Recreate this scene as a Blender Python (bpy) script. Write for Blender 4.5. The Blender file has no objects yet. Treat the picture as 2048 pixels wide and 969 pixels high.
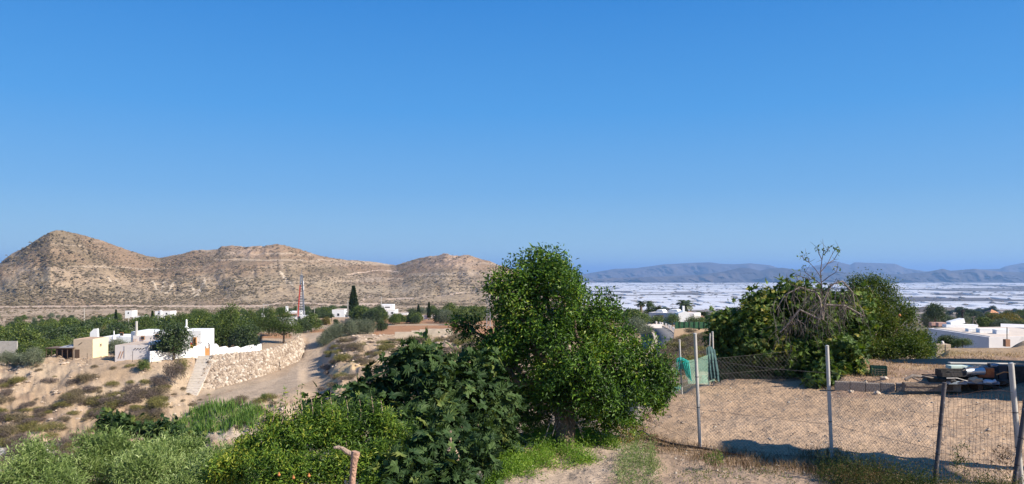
import bpy, bmesh, math, random
import numpy as np
from mathutils import Vector, Matrix
R = math.radians
random.seed(7); rng = np.random.default_rng(7)
sc = bpy.context.scene
C = sc.collection
# ---------------------------------------------------------------- camera, sky, sun, exposure
F = 1550.0; W, H = 2048.0, 969.0; HOR = 543.0
cd = bpy.data.cameras.new('camera'); cam = bpy.data.objects.new('camera', cd); C.objects.link(cam)
cam.location = (0, 0, 0); cam.rotation_euler = (R(90), 0, 0)
cd.sensor_fit = 'HORIZONTAL'; cd.sensor_width = 36; cd.lens = 36 * F / W
cd.shift_y = (HOR - H / 2) / W          # level camera, horizon below the middle
cd.clip_start = 0.1; cd.clip_end = 200000
sc.camera = cam
SUN_EL, SUN_BACK = 35.0, 24.0
sd = Vector((math.cos(R(SUN_BACK)) * math.cos(R(SUN_EL)), -math.sin(R(SUN_BACK)) * math.cos(R(SUN_EL)), math.sin(R(SUN_EL))))
w = bpy.data.worlds.new('World'); sc.world = w; w.use_nodes = True
nt = w.node_tree; nt.nodes.clear()
sky = nt.nodes.new('ShaderNodeTexSky'); sky.sky_type = 'NISHITA'; sky.sun_disc = False
sky.sun_elevation = R(SUN_EL); sky.sun_rotation = R(90 + SUN_BACK)
sky.altitude = 300; sky.air_density = 1.0; sky.dust_density = 0.35; sky.ozone_density = 2.6
hs = nt.nodes.new('ShaderNodeHueSaturation'); hs.inputs['Saturation'].default_value = 1.18; hs.inputs['Value'].default_value = 1.0
bg = nt.nodes.new('ShaderNodeBackground'); bg.inputs[1].default_value = 0.07
wo = nt.nodes.new('ShaderNodeOutputWorld')
# clear-air gradient by elevation, blended with the physical sky (both are seen by camera and light alike)
wtc = nt.nodes.new('ShaderNodeTexCoord'); sxyz = nt.nodes.new('ShaderNodeSeparateXYZ'); gr = nt.nodes.new('ShaderNodeValToRGB')
nt.links.new(wtc.outputs['Generated'], sxyz.inputs[0]); nt.links.new(sxyz.outputs['Z'], gr.inputs[0])
SKYC = [(0, (.31, .54, .78)), (.03, (.29, .53, .78)), (.10, (.165, .425, .80)), (.20, (.078, .345, .80)), (.34, (.034, .245, .70)), (.7, (.03, .18, .55)), (1, (.025, .15, .48))]
el = gr.color_ramp.elements
while len(el) < len(SKYC): el.new(.5)
for i_, (p_, c_) in enumerate(SKYC): el[i_].position = p_; el[i_].color = c_ + (1,)
bg2 = nt.nodes.new('ShaderNodeBackground'); bg2.inputs[1].default_value = .63; nt.links.new(gr.outputs[0], bg2.inputs[0])
wm = nt.nodes.new('ShaderNodeMixShader'); wm.inputs[0].default_value = .88
nt.links.new(sky.outputs[0], hs.inputs['Color']); nt.links.new(hs.outputs[0], bg.inputs[0])
nt.links.new(bg.outputs[0], wm.inputs[1]); nt.links.new(bg2.outputs[0], wm.inputs[2]); nt.links.new(wm.outputs[0], wo.inputs[0])
sl = bpy.data.lights.new('sun', 'SUN'); so = bpy.data.objects.new('sun', sl); C.objects.link(so)
sl.energy = 5.0; sl.angle = R(0.55); sl.color = (1, 0.92, 0.80)
so.rotation_euler = (-sd).to_track_quat('-Z', 'Y').to_euler(); so.location = (60, -30, 60)
sc.view_settings.view_transform = 'Standard'; sc.view_settings.look = 'None'
sc.view_settings.exposure = 0.72; sc.view_settings.gamma = 1; sc.view_settings.use_curve_mapping = False
sc.render.engine = 'CYCLES'
sc.cycles.use_denoising = True
try: sc.cycles.denoiser = 'OPENIMAGEDENOISE'
except Exception: pass
sc.cycles.max_bounces = 6; sc.cycles.diffuse_bounces = 3; sc.cycles.glossy_bounces = 2
sc.cycles.transmission_bounces = 4; sc.cycles.transparent_max_bounces = 8; sc.cycles.volume_bounces = 0

# ---------------------------------------------------------------- helpers
def P(px, py, D): return Vector(((px - W / 2) / F * D, D, -(py - HOR) / F * D))
def M2(px, D): return (px - W / 2) / F * D
def ZZ(py, D): return -(py - HOR) / F * D

def hash2(ix, iy, seed=0):
    n = (ix.astype(np.int64) * 374761393 + iy.astype(np.int64) * 668265263 + seed * 974634777) & 0x7fffffff
    n = ((n ^ (n >> 13)) * 1274126177) & 0x7fffffff
    n = n ^ (n >> 16)
    return (n & 0xffff) / 65535.0
def vnoise(x, y, seed=0):
    x = np.asarray(x, float); y = np.asarray(y, float)
    ix = np.floor(x); iy = np.floor(y); fx = x - ix; fy = y - iy
    ux = fx * fx * (3 - 2 * fx); uy = fy * fy * (3 - 2 * fy)
    a = hash2(ix, iy, seed); b = hash2(ix + 1, iy, seed); c = hash2(ix, iy + 1, seed); d = hash2(ix + 1, iy + 1, seed)
    return (a * (1 - ux) + b * ux) * (1 - uy) + (c * (1 - ux) + d * ux) * uy
def fbm(x, y, seed=0, o=5, g=.5):
    s = 0; a = 1; t = 0
    for i in range(o):
        s = s + a * vnoise(np.asarray(x) * 2 ** i, np.asarray(y) * 2 ** i, seed + i * 17); t += a; a *= g
    return s / t - .5
def ridged(x, y, seed=0, o=4):
    s = 0; a = 1; t = 0
    for i in range(o):
        s = s + a * (1 - np.abs(2 * vnoise(np.asarray(x) * 2 ** i, np.asarray(y) * 2 ** i, seed + i * 31) - 1)); t += a; a *= .5
    return s / t

def mesh(name, groups, mats, smooth=False):
    """groups: list of (verts (N,3), faces (M,k), material index)"""
    vs = []; loops = []; starts = []; tots = []; mi = []; off = 0; ls = 0
    for v, f, m in groups:
        v = np.asarray(v, np.float32); f = np.asarray(f, np.int32)
        if len(f) == 0: continue
        vs.append(v); k = f.shape[1]
        loops.append((f + off).ravel()); starts.append(ls + np.arange(len(f)) * k); tots.append(np.full(len(f), k))
        mi.append(np.full(len(f), m)); off += len(v); ls += f.size
    me = bpy.data.meshes.new(name)
    vs = np.concatenate(vs); loops = np.concatenate(loops); starts = np.concatenate(starts); tots = np.concatenate(tots); mi = np.concatenate(mi)
    me.vertices.add(len(vs)); me.vertices.foreach_set('co', vs.ravel())
    me.loops.add(len(loops)); me.loops.foreach_set('vertex_index', loops.astype(np.int32))
    me.polygons.add(len(starts)); me.polygons.foreach_set('loop_start', starts.astype(np.int32)); me.polygons.foreach_set('loop_total', tots.astype(np.int32))
    me.polygons.foreach_set('material_index', mi.astype(np.int32))
    me.polygons.foreach_set('use_smooth', np.full(len(starts), bool(smooth)))
    for m in (mats if isinstance(mats, (list, tuple)) else [mats]): me.materials.append(m)
    me.update(); me.validate()
    return me
def link(name, me, parent=None, loc=(0, 0, 0), rz=0):
    o = bpy.data.objects.new(name, me); C.objects.link(o); o.location = loc; o.rotation_euler = (0, 0, rz)
    if parent: o.parent = parent
    return o
def tag(o, label=None, cat=None, group=None, kind=None):
    if label: o['label'] = label
    if cat: o['category'] = cat
    if group: o['group'] = group
    if kind: o['kind'] = kind
    return o
def thing(name, label, cat, loc=(0, 0, 0), rz=0, group=None):
    o = bpy.data.objects.new(name, None); C.objects.link(o); o.location = loc; o.rotation_euler = (0, 0, rz); o.empty_display_size = .2
    return tag(o, label, cat, group)
def dup(root, loc, rz, label=None, group=None, scale=None):
    r = root.copy(); C.objects.link(r); r.location = loc; r.rotation_euler = (0, 0, rz)
    if scale is not None: r.scale = scale if hasattr(scale, '__len__') else (scale,) * 3
    if label: r['label'] = label
    if group: r['group'] = group
    for ch in list(root.children):
        c = ch.copy(); C.objects.link(c); c.parent = r
        for g in ch.children:
            d = g.copy(); C.objects.link(d); d.parent = c
    return r

class MB:
    """collects boxes, tubes, prisms (python lists), one mesh object at the end"""
    def __init__(s): s.g = []
    def raw(s, v, f, m=0): s.g.append((v, f, m)); return s
    def box(s, x0, x1, y0, y1, z0, z1, m=0):
        v = [(x, y, z) for z in (z0, z1) for y in (y0, y1) for x in (x0, x1)]
        f = [(0, 2, 3, 1), (4, 5, 7, 6), (0, 1, 5, 4), (2, 6, 7, 3), (0, 4, 6, 2), (1, 3, 7, 5)]
        s.g.append((v, f, m)); return s
    def obox(s, c, sx, sy, sz, rz=0, ry=0, rx=0, m=0):
        M = Matrix.Translation(c) @ Matrix.Rotation(rz, 4, 'Z') @ Matrix.Rotation(ry, 4, 'Y') @ Matrix.Rotation(rx, 4, 'X')
        v = [tuple(M @ Vector((x * sx / 2, y * sy / 2, z * sz / 2))) for z in (-1, 1) for y in (-1, 1) for x in (-1, 1)]
        f = [(0, 2, 3, 1), (4, 5, 7, 6), (0, 1, 5, 4), (2, 6, 7, 3), (0, 4, 6, 2), (1, 3, 7, 5)]
        s.g.append((v, f, m)); return s
    def tube(s, pts, rad, n=6, m=0, cap=True):
        pts = [Vector(p) for p in pts]; k = len(pts)
        if not hasattr(rad, '__len__'): rad = [rad] * k
        v = []; up = Vector((0, 0, 1)); pr = None
        for i, p in enumerate(pts):
            t = (pts[min(i + 1, k - 1)] - pts[max(i - 1, 0)]); t = t.normalized() if t.length > 1e-9 else Vector((0, 0, 1))
            if pr is None: a = t.cross(up if abs(t.z) < .95 else Vector((1, 0, 0))).normalized()
            else:
                a = pr - t * pr.dot(t); a = a.normalized() if a.length > 1e-6 else t.orthogonal().normalized()
            pr = a; b = t.cross(a)
            for j in range(n):
                th = 2 * math.pi * j / n; v.append(tuple(p + (a * math.cos(th) + b * math.sin(th)) * rad[i]))
        f = [(i * n + j, i * n + (j + 1) % n, (i + 1) * n + (j + 1) % n, (i + 1) * n + j) for i in range(k - 1) for j in range(n)]
        s.g.append((v, f, m))
        if cap:
            s.g.append((v[-n:], [tuple(range(n))], m)); s.g.append((v[:n], [tuple(range(n))[::-1]], m))
        return s
    def prism(s, poly, y0, y1, m=0):
        """poly in xz, extruded along y"""
        n = len(poly); v = [(x, y0, z) for x, z in poly] + [(x, y1, z) for x, z in poly]
        s.g.append((v, [tuple(range(n))], m)); s.g.append((v, [tuple(range(n, 2 * n))[::-1]], m))
        s.g.append((v, [(i, i + n, (i + 1) % n + n, (i + 1) % n) for i in range(n)], m)); return s
    def build(s, name, mats, parent=None, smooth=False, loc=(0, 0, 0), rz=0):
        return link(name, mesh(name, s.g, mats, smooth), parent, loc, rz)

def wires(segs, r):
    """many straight wires as three-sided prisms; segs (N,2,3)"""
    segs = np.asarray(segs, float); a, b = segs[:, 0], segs[:, 1]; t = b - a; t /= np.linalg.norm(t, axis=1)[:, None] + 1e-12
    u = np.cross(t, np.array([.3, .2, 1.])); u /= np.linalg.norm(u, axis=1)[:, None]; w2 = np.cross(t, u); n = len(a)
    v = np.zeros((n, 6, 3))
    for j in range(3):
        o = (u * math.cos(j * 2.0944) + w2 * math.sin(j * 2.0944)) * r
        v[:, j] = a + o; v[:, 3 + j] = b + o
    base = (np.arange(n) * 6)[:, None, None]
    f = np.array([[0, 1, 4, 3], [1, 2, 5, 4], [2, 0, 3, 5]])[None] + base
    return v.reshape(-1, 3), f.reshape(-1, 4)

# ---------------------------------------------------------------- materials
def newmat(name):
    m = bpy.data.materials.new(name); m.use_nodes = True; n = m.node_tree; n.nodes.clear()
    return m, n, lambda t: n.nodes.new(t)
def basic(name, col, rough=.85, var=.12, scale=3.0, bump=0.0, bscale=20, metal=0, spec=.3, stains=None, coord='Object'):
    """solid colour broken by noise, optional bump and stains"""
    m, n, N = newmat(name); L = n.links.new
    tc = N('ShaderNodeTexCoord'); out = N('ShaderNodeOutputMaterial'); b = N('ShaderNodeBsdfPrincipled')
    no = N('ShaderNodeTexNoise'); no.inputs['Scale'].default_value = scale; no.inputs['Detail'].default_value = 7
    L(tc.outputs[coord], no.inputs['Vector'])
    cr = N('ShaderNodeValToRGB'); e = cr.color_ramp.elements
    e[0].position = .3; e[1].position = .7
    e[0].color = tuple(max(0, c * (1 - var)) for c in col) + (1,); e[1].color = tuple(min(1, c * (1 + var)) for c in col) + (1,)
    L(no.outputs['Fac'], cr.inputs[0]); src = cr.outputs[0]
    if stains:
        n2 = N('ShaderNodeTexNoise'); n2.inputs['Scale'].default_value = stains[1]; n2.inputs['Detail'].default_value = 9; n2.inputs['Roughness'].default_value = .65
        L(tc.outputs[coord], n2.inputs['Vector'])
        r2 = N('ShaderNodeMapRange'); r2.inputs[1].default_value = stains[2]; r2.inputs[2].default_value = stains[2] + .14
        L(n2.outputs['Fac'], r2.inputs[0]); mx = N('ShaderNodeMix'); mx.data_type = 'RGBA'
        mx.inputs[7].default_value = tuple(stains[0]) + (1,); L(src, mx.inputs[6]); L(r2.outputs[0], mx.inputs[0]); src = mx.outputs[2]
    L(src, b.inputs['Base Color']); b.inputs['Roughness'].default_value = rough; b.inputs['Metallic'].default_value = metal
    b.inputs['Specular IOR Level'].default_value = spec
    if bump:
        n3 = N('ShaderNodeTexNoise'); n3.inputs['Scale'].default_value = bscale; n3.inputs['Detail'].default_value = 8; L(tc.outputs[coord], n3.inputs['Vector'])
        bp = N('ShaderNodeBump'); bp.inputs['Strength'].default_value = bump; bp.inputs['Distance'].default_value = .05; L(n3.outputs['Fac'], bp.inputs['Height']); L(bp.outputs[0], b.inputs['Normal'])
    L(b.outputs[0], out.inputs[0]); return m
def leafmat(name, cols, rough=.42, trans=.22, clump=1.2, spec=.45, tcol=None):
    """each leaf picks a colour between the given ones; a slow noise over the crown shifts the choice"""
    m, n, N = newmat(name); L = n.links.new
    geo = N('ShaderNodeNewGeometry'); tc = N('ShaderNodeTexCoord'); out = N('ShaderNodeOutputMaterial')
    no = N('ShaderNodeTexNoise'); no.inputs['Scale'].default_value = clump; no.inputs['Detail'].default_value = 3; L(tc.outputs['Object'], no.inputs['Vector'])
    ma = N('ShaderNodeMath'); ma.operation = 'MULTIPLY_ADD'; ma.inputs[1].default_value = 1.6; ma.inputs[2].default_value = -.8; L(no.outputs['Fac'], ma.inputs[0])
    ad = N('ShaderNodeMath'); ad.operation = 'ADD'; L(ma.outputs[0], ad.inputs[0]); L(geo.outputs['Random Per Island'], ad.inputs[1])
    cr = N('ShaderNodeValToRGB'); el = cr.color_ramp.elements
    while len(el) < len(cols): el.new(.5)
    for i, (p, c) in enumerate(cols): el[i].position = p; el[i].color = tuple(c) + (1,)
    L(ad.outputs[0], cr.inputs[0])
    b = N('ShaderNodeBsdfPrincipled'); b.inputs['Roughness'].default_value = rough; b.inputs['Specular IOR Level'].default_value = spec; L(cr.outputs[0], b.inputs['Base Color'])
    tr = N('ShaderNodeBsdfTranslucent'); mu = N('ShaderNodeMix'); mu.data_type = 'RGBA'; mu.blend_type = 'MULTIPLY'; mu.inputs[0].default_value = 1
    mu.inputs[7].default_value = tuple(tcol or (1.6, 1.7, .5)) + (1,); L(cr.outputs[0], mu.inputs[6]); L(mu.outputs[2], tr.inputs[0])
    mx = N('ShaderNodeMixShader'); mx.inputs[0].default_value = trans; L(b.outputs[0], mx.inputs[1]); L(tr.outputs[0], mx.inputs[2]); L(mx.outputs[0], out.inputs[0])
    return m
# ---------------------------------------------------------------- terrain: profiles of the ground along rays of the plan
NL = [(0, -3.7), (6, -4.0), (10, -5.0), (15, -7.4), (22, -11), (35, -16), (55, -22), (78, -25.5)]
NT = [(0, -3.2), (8, -3.2), (13, -3.25), (15.5, -3.25)]
FAR = [(1500, -72), (2400, -121), (3000, -131), (9000, -133), (200000, -133)]
def zz(*a): return [(d, ZZ(p, d)) for d, p in a]
RV = [(45, -7.5), (100, -14), (200, -22), (300, -26), (450, -32.5), (900, -56), (1500, -84), (2400, -121), (3000, -131), (9000, -133), (200000, -133)]
COLS = {
 0:   NL + zz((88, 955), (100, 860), (110, 785), (118, 729), (135, 722), (160, 705), (220, 680), (350, 650), (600, 622), (800, 612)) + FAR,
 200: NL + zz((88, 965), (100, 855), (108, 795), (115, 738), (121, 717), (140, 706), (170, 690), (220, 672), (350, 648), (600, 622), (800, 612)) + FAR,
 320: NL + zz((88, 975), (97, 885), (106, 810), (112, 765), (117, 723), (124, 711), (150, 695), (220, 668), (350, 646), (600, 620), (800, 611)) + FAR,
 385: NL + zz((88, 990), (97, 890), (106, 812), (112, 792), (121, 718), (124, 711), (150, 692), (220, 667), (350, 646), (600, 620), (800, 611)) + FAR,
 612: NL + zz((86, 985), (97, 853), (106, 789), (125, 752), (141, 722), (149, 697), (157, 675), (170, 668), (220, 655), (300, 645), (600, 620), (800, 611)) + FAR,
 640: NL + zz((84, 990), (95, 850), (108, 785), (125, 748), (141, 715), (150, 690), (157, 673), (175, 663), (220, 652), (300, 642), (600, 620), (800, 611)) + FAR,
 680: NL + zz((82, 985), (93, 845), (106, 775), (122, 726), (132, 698), (142, 684), (150, 675), (165, 662), (220, 650), (300, 640), (600, 619), (800, 611)) + FAR,
 720: NL + zz((80, 980), (90, 840), (105, 768), (120, 720), (130, 688), (145, 675), (160, 664), (200, 652), (300, 638), (600, 619), (800, 611)) + FAR,
 820: [(0, -3.5), (8, -3.8), (12, -4.6), (17, -7), (25, -10), (40, -15), (60, -19.5)] + zz((80, 870), (95, 780), (110, 740), (125, 703), (140, 685), (150, 668), (165, 661), (200, 648), (300, 636), (600, 618), (800, 611)) + FAR,
 930: [(0, -3.3), (9, -3.3), (12, -3.7), (17, -6), (25, -9), (40, -14), (60, -18)] + zz((80, 850), (95, 775), (112, 737), (125, 703), (140, 680), (150, 665), (165, 659), (200, 648), (300, 636), (600, 618), (800, 611)) + FAR,
 1010: NT + [(18, -4.4), (25, -8), (40, -12), (60, -16)] + zz((80, 820), (112, 737), (140, 690), (165, 660), (200, 648), (300, 636), (600, 618), (800, 611)) + FAR,
 1200: NT + [(17.5, -3.3), (22, -5), (40, -9), (80, -14), (120, -14.8), (180, -15), (230, -15.2), (260, -16), (350, -24), (800, -55), (1500, -88), (2400, -122), (3000, -131), (9000, -133), (200000, -133)],
 1290: NT + [(18.6, -3.25), (22, -4.6), (40, -8), (80, -10.5), (120, -13), (150, -14.8), (230, -15), (260, -15.6), (350, -24), (800, -55), (1500, -88), (2400, -122), (3000, -131), (9000, -133), (200000, -133)],
 1340: NT + [(20.2, -3.2), (24, -4.6), (40, -7), (80, -9.3), (120, -12), (150, -14.8), (230, -15), (260, -15.6), (350, -24), (800, -55), (1500, -88), (2400, -122), (3000, -131), (9000, -133), (200000, -133)],
 1390: NT + [(22, -3.2), (26, -5), (60, -8), (100, -9.6), (145, -11.2), (160, -12.8), (230, -14.6), (260, -15.6), (350, -24), (800, -55), (1500, -88), (2400, -122), (3000, -131), (9000, -133), (200000, -133)],
 1450: NT + [(23, -3.2), (27, -5), (60, -8), (100, -10), (145, -11.6), (165, -14), (230, -15), (260, -16), (350, -24), (800, -55), (1500, -88), (2400, -122), (3000, -131), (9000, -133), (200000, -133)],
 1655: NT + [(24, -3.15), (28, -5)] + RV,
 1690: NT + [(20.95, -3.14), (21.1, -2.87), (25.2, -2.87), (27, -4.5)] + RV,
 1780: NT + [(20.5, -3.13), (20.65, -2.86), (25.3, -2.86), (27, -4.5)] + RV,
 1900: NT + [(19.9, -3.12), (20.05, -2.86), (28.8, -2.84), (30.2, -4.8)] + RV,
 2048: NT + [(19.2, -3.1), (19.35, -2.86), (31.6, -2.82), (33, -5)] + RV,
 2500: NT + [(17.5, -3.1), (17.65, -2.86), (40, -2.8), (43, -5)] + RV,
}
# under the stone retaining wall the ground steps up behind its crest
WT = [(424, 713, 122.3), (470, 709, 125.5), (525, 704, 130.2), (562, 693, 139), (588, 681, 147.5), (601, 672, 154)]
WB = [(381, 797, 111.5), (440, 775, 116.5), (520, 754, 125), (560, 739, 134), (598, 722, 142), (609, 694, 150)]
for c_ in range(428, 602, 8):
    tD, tp = np.interp(c_, [a[0] for a in WT], [a[2] for a in WT]), np.interp(c_, [a[0] for a in WT], [a[1] for a in WT])
    bD, bp_ = np.interp(c_, [a[0] for a in WB], [a[2] for a in WB]), np.interp(c_, [a[0] for a in WB], [a[1] for a in WB])
    zb_, zt_ = ZZ(bp_, bD), ZZ(tp, tD)
    COLS[c_] = NL + zz((86, 985), (97, 865 - (c_ - 428) * .08), (106, 808 - (c_ - 428) * .12)) + [(bD - 9, zb_ - .15), (bD - .5, zb_ - .05), (tD + .3, zb_ - .3), (tD + 1.3, zt_ - .15)] + zz((max(160, tD + 6), 668 if c_ > 520 else 684), (200, 665), (300, 648), (600, 620), (800, 611)) + FAR
CK = sorted(COLS); DS = np.unique(np.concatenate([np.geomspace(2, 8, 30), np.geomspace(8, 170, 420), np.geomspace(170, 9000, 170), np.geomspace(9000, 90000, 14)]))
TAB = np.array([np.interp(DS, *zip(*COLS[k])) for k in CK])
def ground(x, y, detail=True):
    x = np.atleast_1d(np.asarray(x, float)); y = np.atleast_1d(np.asarray(y, float))
    r = np.hypot(x, y); ph = np.arctan2(x, y); pc = np.clip(ph, -R(60), R(60))
    D = np.clip(r * np.cos(pc), DS[0], DS[-1]); px = np.clip(W / 2 + F * np.tan(pc), CK[0], CK[-1])
    ci = np.clip(np.searchsorted(CK, px, side='right') - 1, 0, len(CK) - 2)
    ck = np.array(CK, float); t = (px - ck[ci]) / (ck[ci + 1] - ck[ci]); t = t * t * (3 - 2 * t) * .5 + t * .5
    di = np.clip(np.searchsorted(DS, D, side='right') - 1, 0, len(DS) - 2); s = (D - DS[di]) / (DS[di + 1] - DS[di])
    z = (TAB[ci, di] * (1 - s) + TAB[ci, di + 1] * s) * (1 - t) + (TAB[ci + 1, di] * (1 - s) + TAB[ci + 1, di + 1] * s) * t
    bl = np.clip((np.abs(ph) - R(95)) / R(30), 0, 1); z = z * (1 - bl) + np.where(r < 60, -3.2, z) * bl
    if detail:
        near = np.clip((26 - D) / 4, 0, 1)
        z = z + near * (fbm(x * 1.1, y * 1.1, 3) * .12 + fbm(x * 6, y * 6, 5, 3) * .05)
        bank = np.clip((D - 60) / 15, 0, 1) * np.clip((150 - D) / 20, 0, 1)
        if True:
            plat = 1 - np.clip((118 - np.abs(D - 121) * 8) / 60, 0, 1) * np.clip((px - 130) / 60, 0, 1) * np.clip((690 - px) / 60, 0, 1)
            wst = np.clip((1010 - px) / 60, 0, 1)
            g = (ridged(x * .16, y * .05, 11) - .55)
            z = z + bank * (.25 + .75 * wst * plat) * (g * 1.1 + fbm(x * .3, y * .3, 21) * 1.5 + fbm(x * 1.2, y * 1.2, 22, 4) * 1.3) * (1 - .93 * np.clip((px - 380) / 25, 0, 1) * np.clip((672 - px) / 22, 0, 1) * np.clip((D - 103) / 6, 0, 1))
        mid = np.clip((D - 60) / 60, 0, 1) * np.clip((900 - D) / 300, 0, 1)
        z = z + mid * fbm(x * .03, y * .03, 31) * .6
        fr = np.clip((D - 500) / 900, 0, 1) * np.clip((2600 - D) / 300, 0, 1) * (px > 1150)
        z = z + fr * fbm(x * .004, y * .004, 41, 4) * 14
    return z
def gz(x, y): return float(ground([x], [y])[0])
def GP(px, D): x = M2(px, D); return Vector((x, D, gz(x, D)))

fine = np.concatenate([np.radians(np.linspace(-178, -52, 40)), np.arctan((np.arange(-360, 2420, 3.2) - W / 2) / F), np.radians(np.linspace(45, 178, 40))])
ph = np.unique(fine); RS = DS
PH, RR = np.meshgrid(ph, RS, indexing='ij')
# constant depth rings inside the view keep terraces straight
Rk = RR / np.cos(np.clip(PH, -R(60), R(60)))
X = Rk * np.sin(PH); Y = Rk * np.cos(PH); Z = ground(X.ravel(), Y.ravel()).reshape(X.shape)
n1, n2 = X.shape
idx = np.arange(n1 * n2).reshape(n1, n2)
fq = np.stack([idx[:-1, :-1], idx[1:, :-1], idx[1:, 1:], idx[:-1, 1:]], -1).reshape(-1, 4)[:, ::-1]
vq = np.stack([X, Y, Z], -1).reshape(-1, 3)
# soil colours: what the earth itself is
px = W / 2 + F * np.tan(np.clip(PH, -R(60), R(60))); D = RR; py = HOR - Z / D * F
def col(c): return np.array(c, float)
soil = np.zeros(X.shape + (3,)) + col((.40, .29, .195))
def lay(mask, c, soft=1.0):
    mk = np.clip(np.asarray(mask, float), 0, 1)[..., None] * soft; soil[:] = soil * (1 - mk) + col(c) * mk
def rampm(v, a, b): return np.clip((v - a) / (b - a), 0, 1)
px = px + (fbm(X * .25, Y * .25, 57) + fbm(X * .8, Y * .8, 58, 3) * .5) * np.clip(2200 / D, 12, 90)
n_a = fbm(X * .5, Y * .5, 51); n_b = fbm(X * .12, Y * .12, 52); n_c = fbm(X * .03, Y * .03, 53)
lay((D < 27) * (px > 900), (.41, .28, .18))
lay(((D < 27) * (px > 900)) * rampm(n_a, .0, .2), (.46, .32, .21))
lay(((D > 19.3) * (D < 34) * (px > 1660)) * 1.0, (.33, .22, .15))
lay(((D > 19.3) * (D < 34) * (px > 1660)) * rampm(n_a, .02, .2), (.40, .28, .18))
# strip of dark dry litter at the foot of the fence
fl = np.interp(px, [1250, 1300, 1400, 1655, 1900, 2048], [16.6, 15.2, 14.0, 13.1, 11.6, 11.3])
lay((np.abs(D - fl + .2) < .5) * (px > 1240) * rampm(n_a, -.05, .15), (.25, .165, .11), .8)
lay((D < fl - .8) * (px > 1240) * 1.0, (.38, .27, .19))
lay((D < 20) * (px < 1290) * (px > 880) * rampm(n_a, -.12, .1), (.46, .35, .26))
bank = (D > 60) & (D < 118) & (px < 1000)
lay(bank * rampm(n_b, -.02, .2), (.46, .35, .24)); lay(bank * rampm(-n_b, .02, .15), (.33, .235, .15), .8); lay(bank * rampm(n_a, .08, .2), (.33, .225, .15), .8)
lay(bank * (px < 700) * rampm(py, 850, 905) * rampm(n_b + n_a, -.05, .15), (.60, .55, .47))
lay(bank * (px > 640) * rampm(n_b, .0, .12), (.62, .44, .24), .8)
lay((px > 470) * (px < 1000) * (D > 118) * (D < 150) * rampm(n_b, -.1, .1), (.42, .31, .21))
trk = np.interp(D, [104, 112, 125, 140, 152, 165], [455, 530, 612, 634, 640, 655]); tw = np.interp(D, [104, 112, 125, 140, 165], [70, 65, 42, 34, 20])
lay((np.abs(px - trk) < tw) * (D > 103) * (D < 166), (.43, .325, .23))
# ploughed ochre terraces and pale dry plots between the groves
def poly(x0, x1, ya, yb, xa=None): return (px > x0) & (px < x1) & (py > ya) & (py < yb) & (D > 118) & (D < 420)
oc = (.38, .20, .105)
lay((px > 745) * (px < 1010) * (D > 149) * (D < 188), oc); lay((px > 690) * (px < 1010) * (D > 200) * (D < 300), oc)
lay((px > 500) * (px < 580) * (D > 152) * (D < 190), (.36, .20, .11)); lay((px > 620) * (px < 660) * (D > 170) * (D < 190), oc)
lay((D > 300) * (D < 900) * (px < 1100) * rampm(n_c, -.1, .1), (.44, .33, .225)); lay((D > 300) * (D < 900) * (px < 1100) * rampm(n_b, .02, .1), (.25, .185, .12), .8)
# valley side on the east
ev = (D > 26) & (D < 320) & (px > 1150)
lay(ev * 1.0, (.36, .25, .155)); lay(ev * rampm(n_b, -.05, .1), (.30, .23, .115)); lay(ev * rampm(n_a, .1, .2), (.52, .38, .26), .7)
fv = (D >= 320) & (px > 1100)
lay(fv * 1.0, (.20, .155, .115)); lay(fv * rampm(n_b, 0, .15), (.28, .21, .15)); lay(fv * rampm(fbm(X * .006, Y * .012, 77), -.02, .1) * 1.0, (.13, .12, .085), .8)
lay((D > 2450) * (px > 1000), (.12, .10, .09)); lay((D > 2450) * rampm(fbm(X * .0015, Y * .002, 71), .05, .15), (.22, .19, .16))
gm, n, N = newmat('earth'); L = n.links.new
at = N('ShaderNodeAttribute'); at.attribute_name = 'soil'; geo = N('ShaderNodeNewGeometry'); out = N('ShaderNodeOutputMaterial'); b = N('ShaderNodeBsdfPrincipled')
b.inputs['Roughness'].default_value = .95; b.inputs['Specular IOR Level'].default_value = .1
def noise(scale, det=6, rg=.6):
    q = N('ShaderNodeTexNoise'); q.inputs['Scale'].default_value = scale; q.inputs['Detail'].default_value = det; q.inputs['Roughness'].default_value = rg; L(geo.outputs['Position'], q.inputs['Vector']); return q.outputs['Fac']
def rmp(src, a, b_, c, d):
    q = N('ShaderNodeMapRange'); q.inputs[1].default_value = a; q.inputs[2].default_value = b_; q.inputs[3].default_value = c; q.inputs[4].default_value = d; L(src, q.inputs[0]); return q.outputs[0]
def mul(a, b_):
    q = N('ShaderNodeMath'); q.operation = 'MULTIPLY'; L(a, q.inputs[0]); L(b_, q.inputs[1]); return q.outputs[0]
f1 = rmp(noise(9, 8, .7), .35, .65, .84, 1.14); f2 = rmp(noise(.45, 9, .7), .3, .7, .80, 1.18); f3 = rmp(noise(.04, 8, .6), .3, .7, .86, 1.12)
fac = mul(mul(f1, f2), f3)
vm = N('ShaderNodeVectorMath'); vm.operation = 'SCALE'; L(at.outputs['Color'], vm.inputs[0]); L(fac, vm.inputs['Scale']); L(vm.outputs[0], b.inputs['Base Color'])
bp = N('ShaderNodeBump'); bp.inputs['Strength'].default_value = .55; bp.inputs['Distance'].default_value = .02; L(noise(11, 9, .7), bp.inputs['Height'])
bp2 = N('ShaderNodeBump'); bp2.inputs['Strength'].default_value = .6; bp2.inputs['Distance'].default_value = .5; L(noise(.9, 9, .65), bp2.inputs['Height']); L(bp.outputs[0], bp2.inputs['Normal'])
L(bp2.outputs[0], b.inputs['Normal']); L(b.outputs[0], out.inputs[0])
me = mesh('ground', [(vq, fq, 0)], gm, True)
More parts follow.
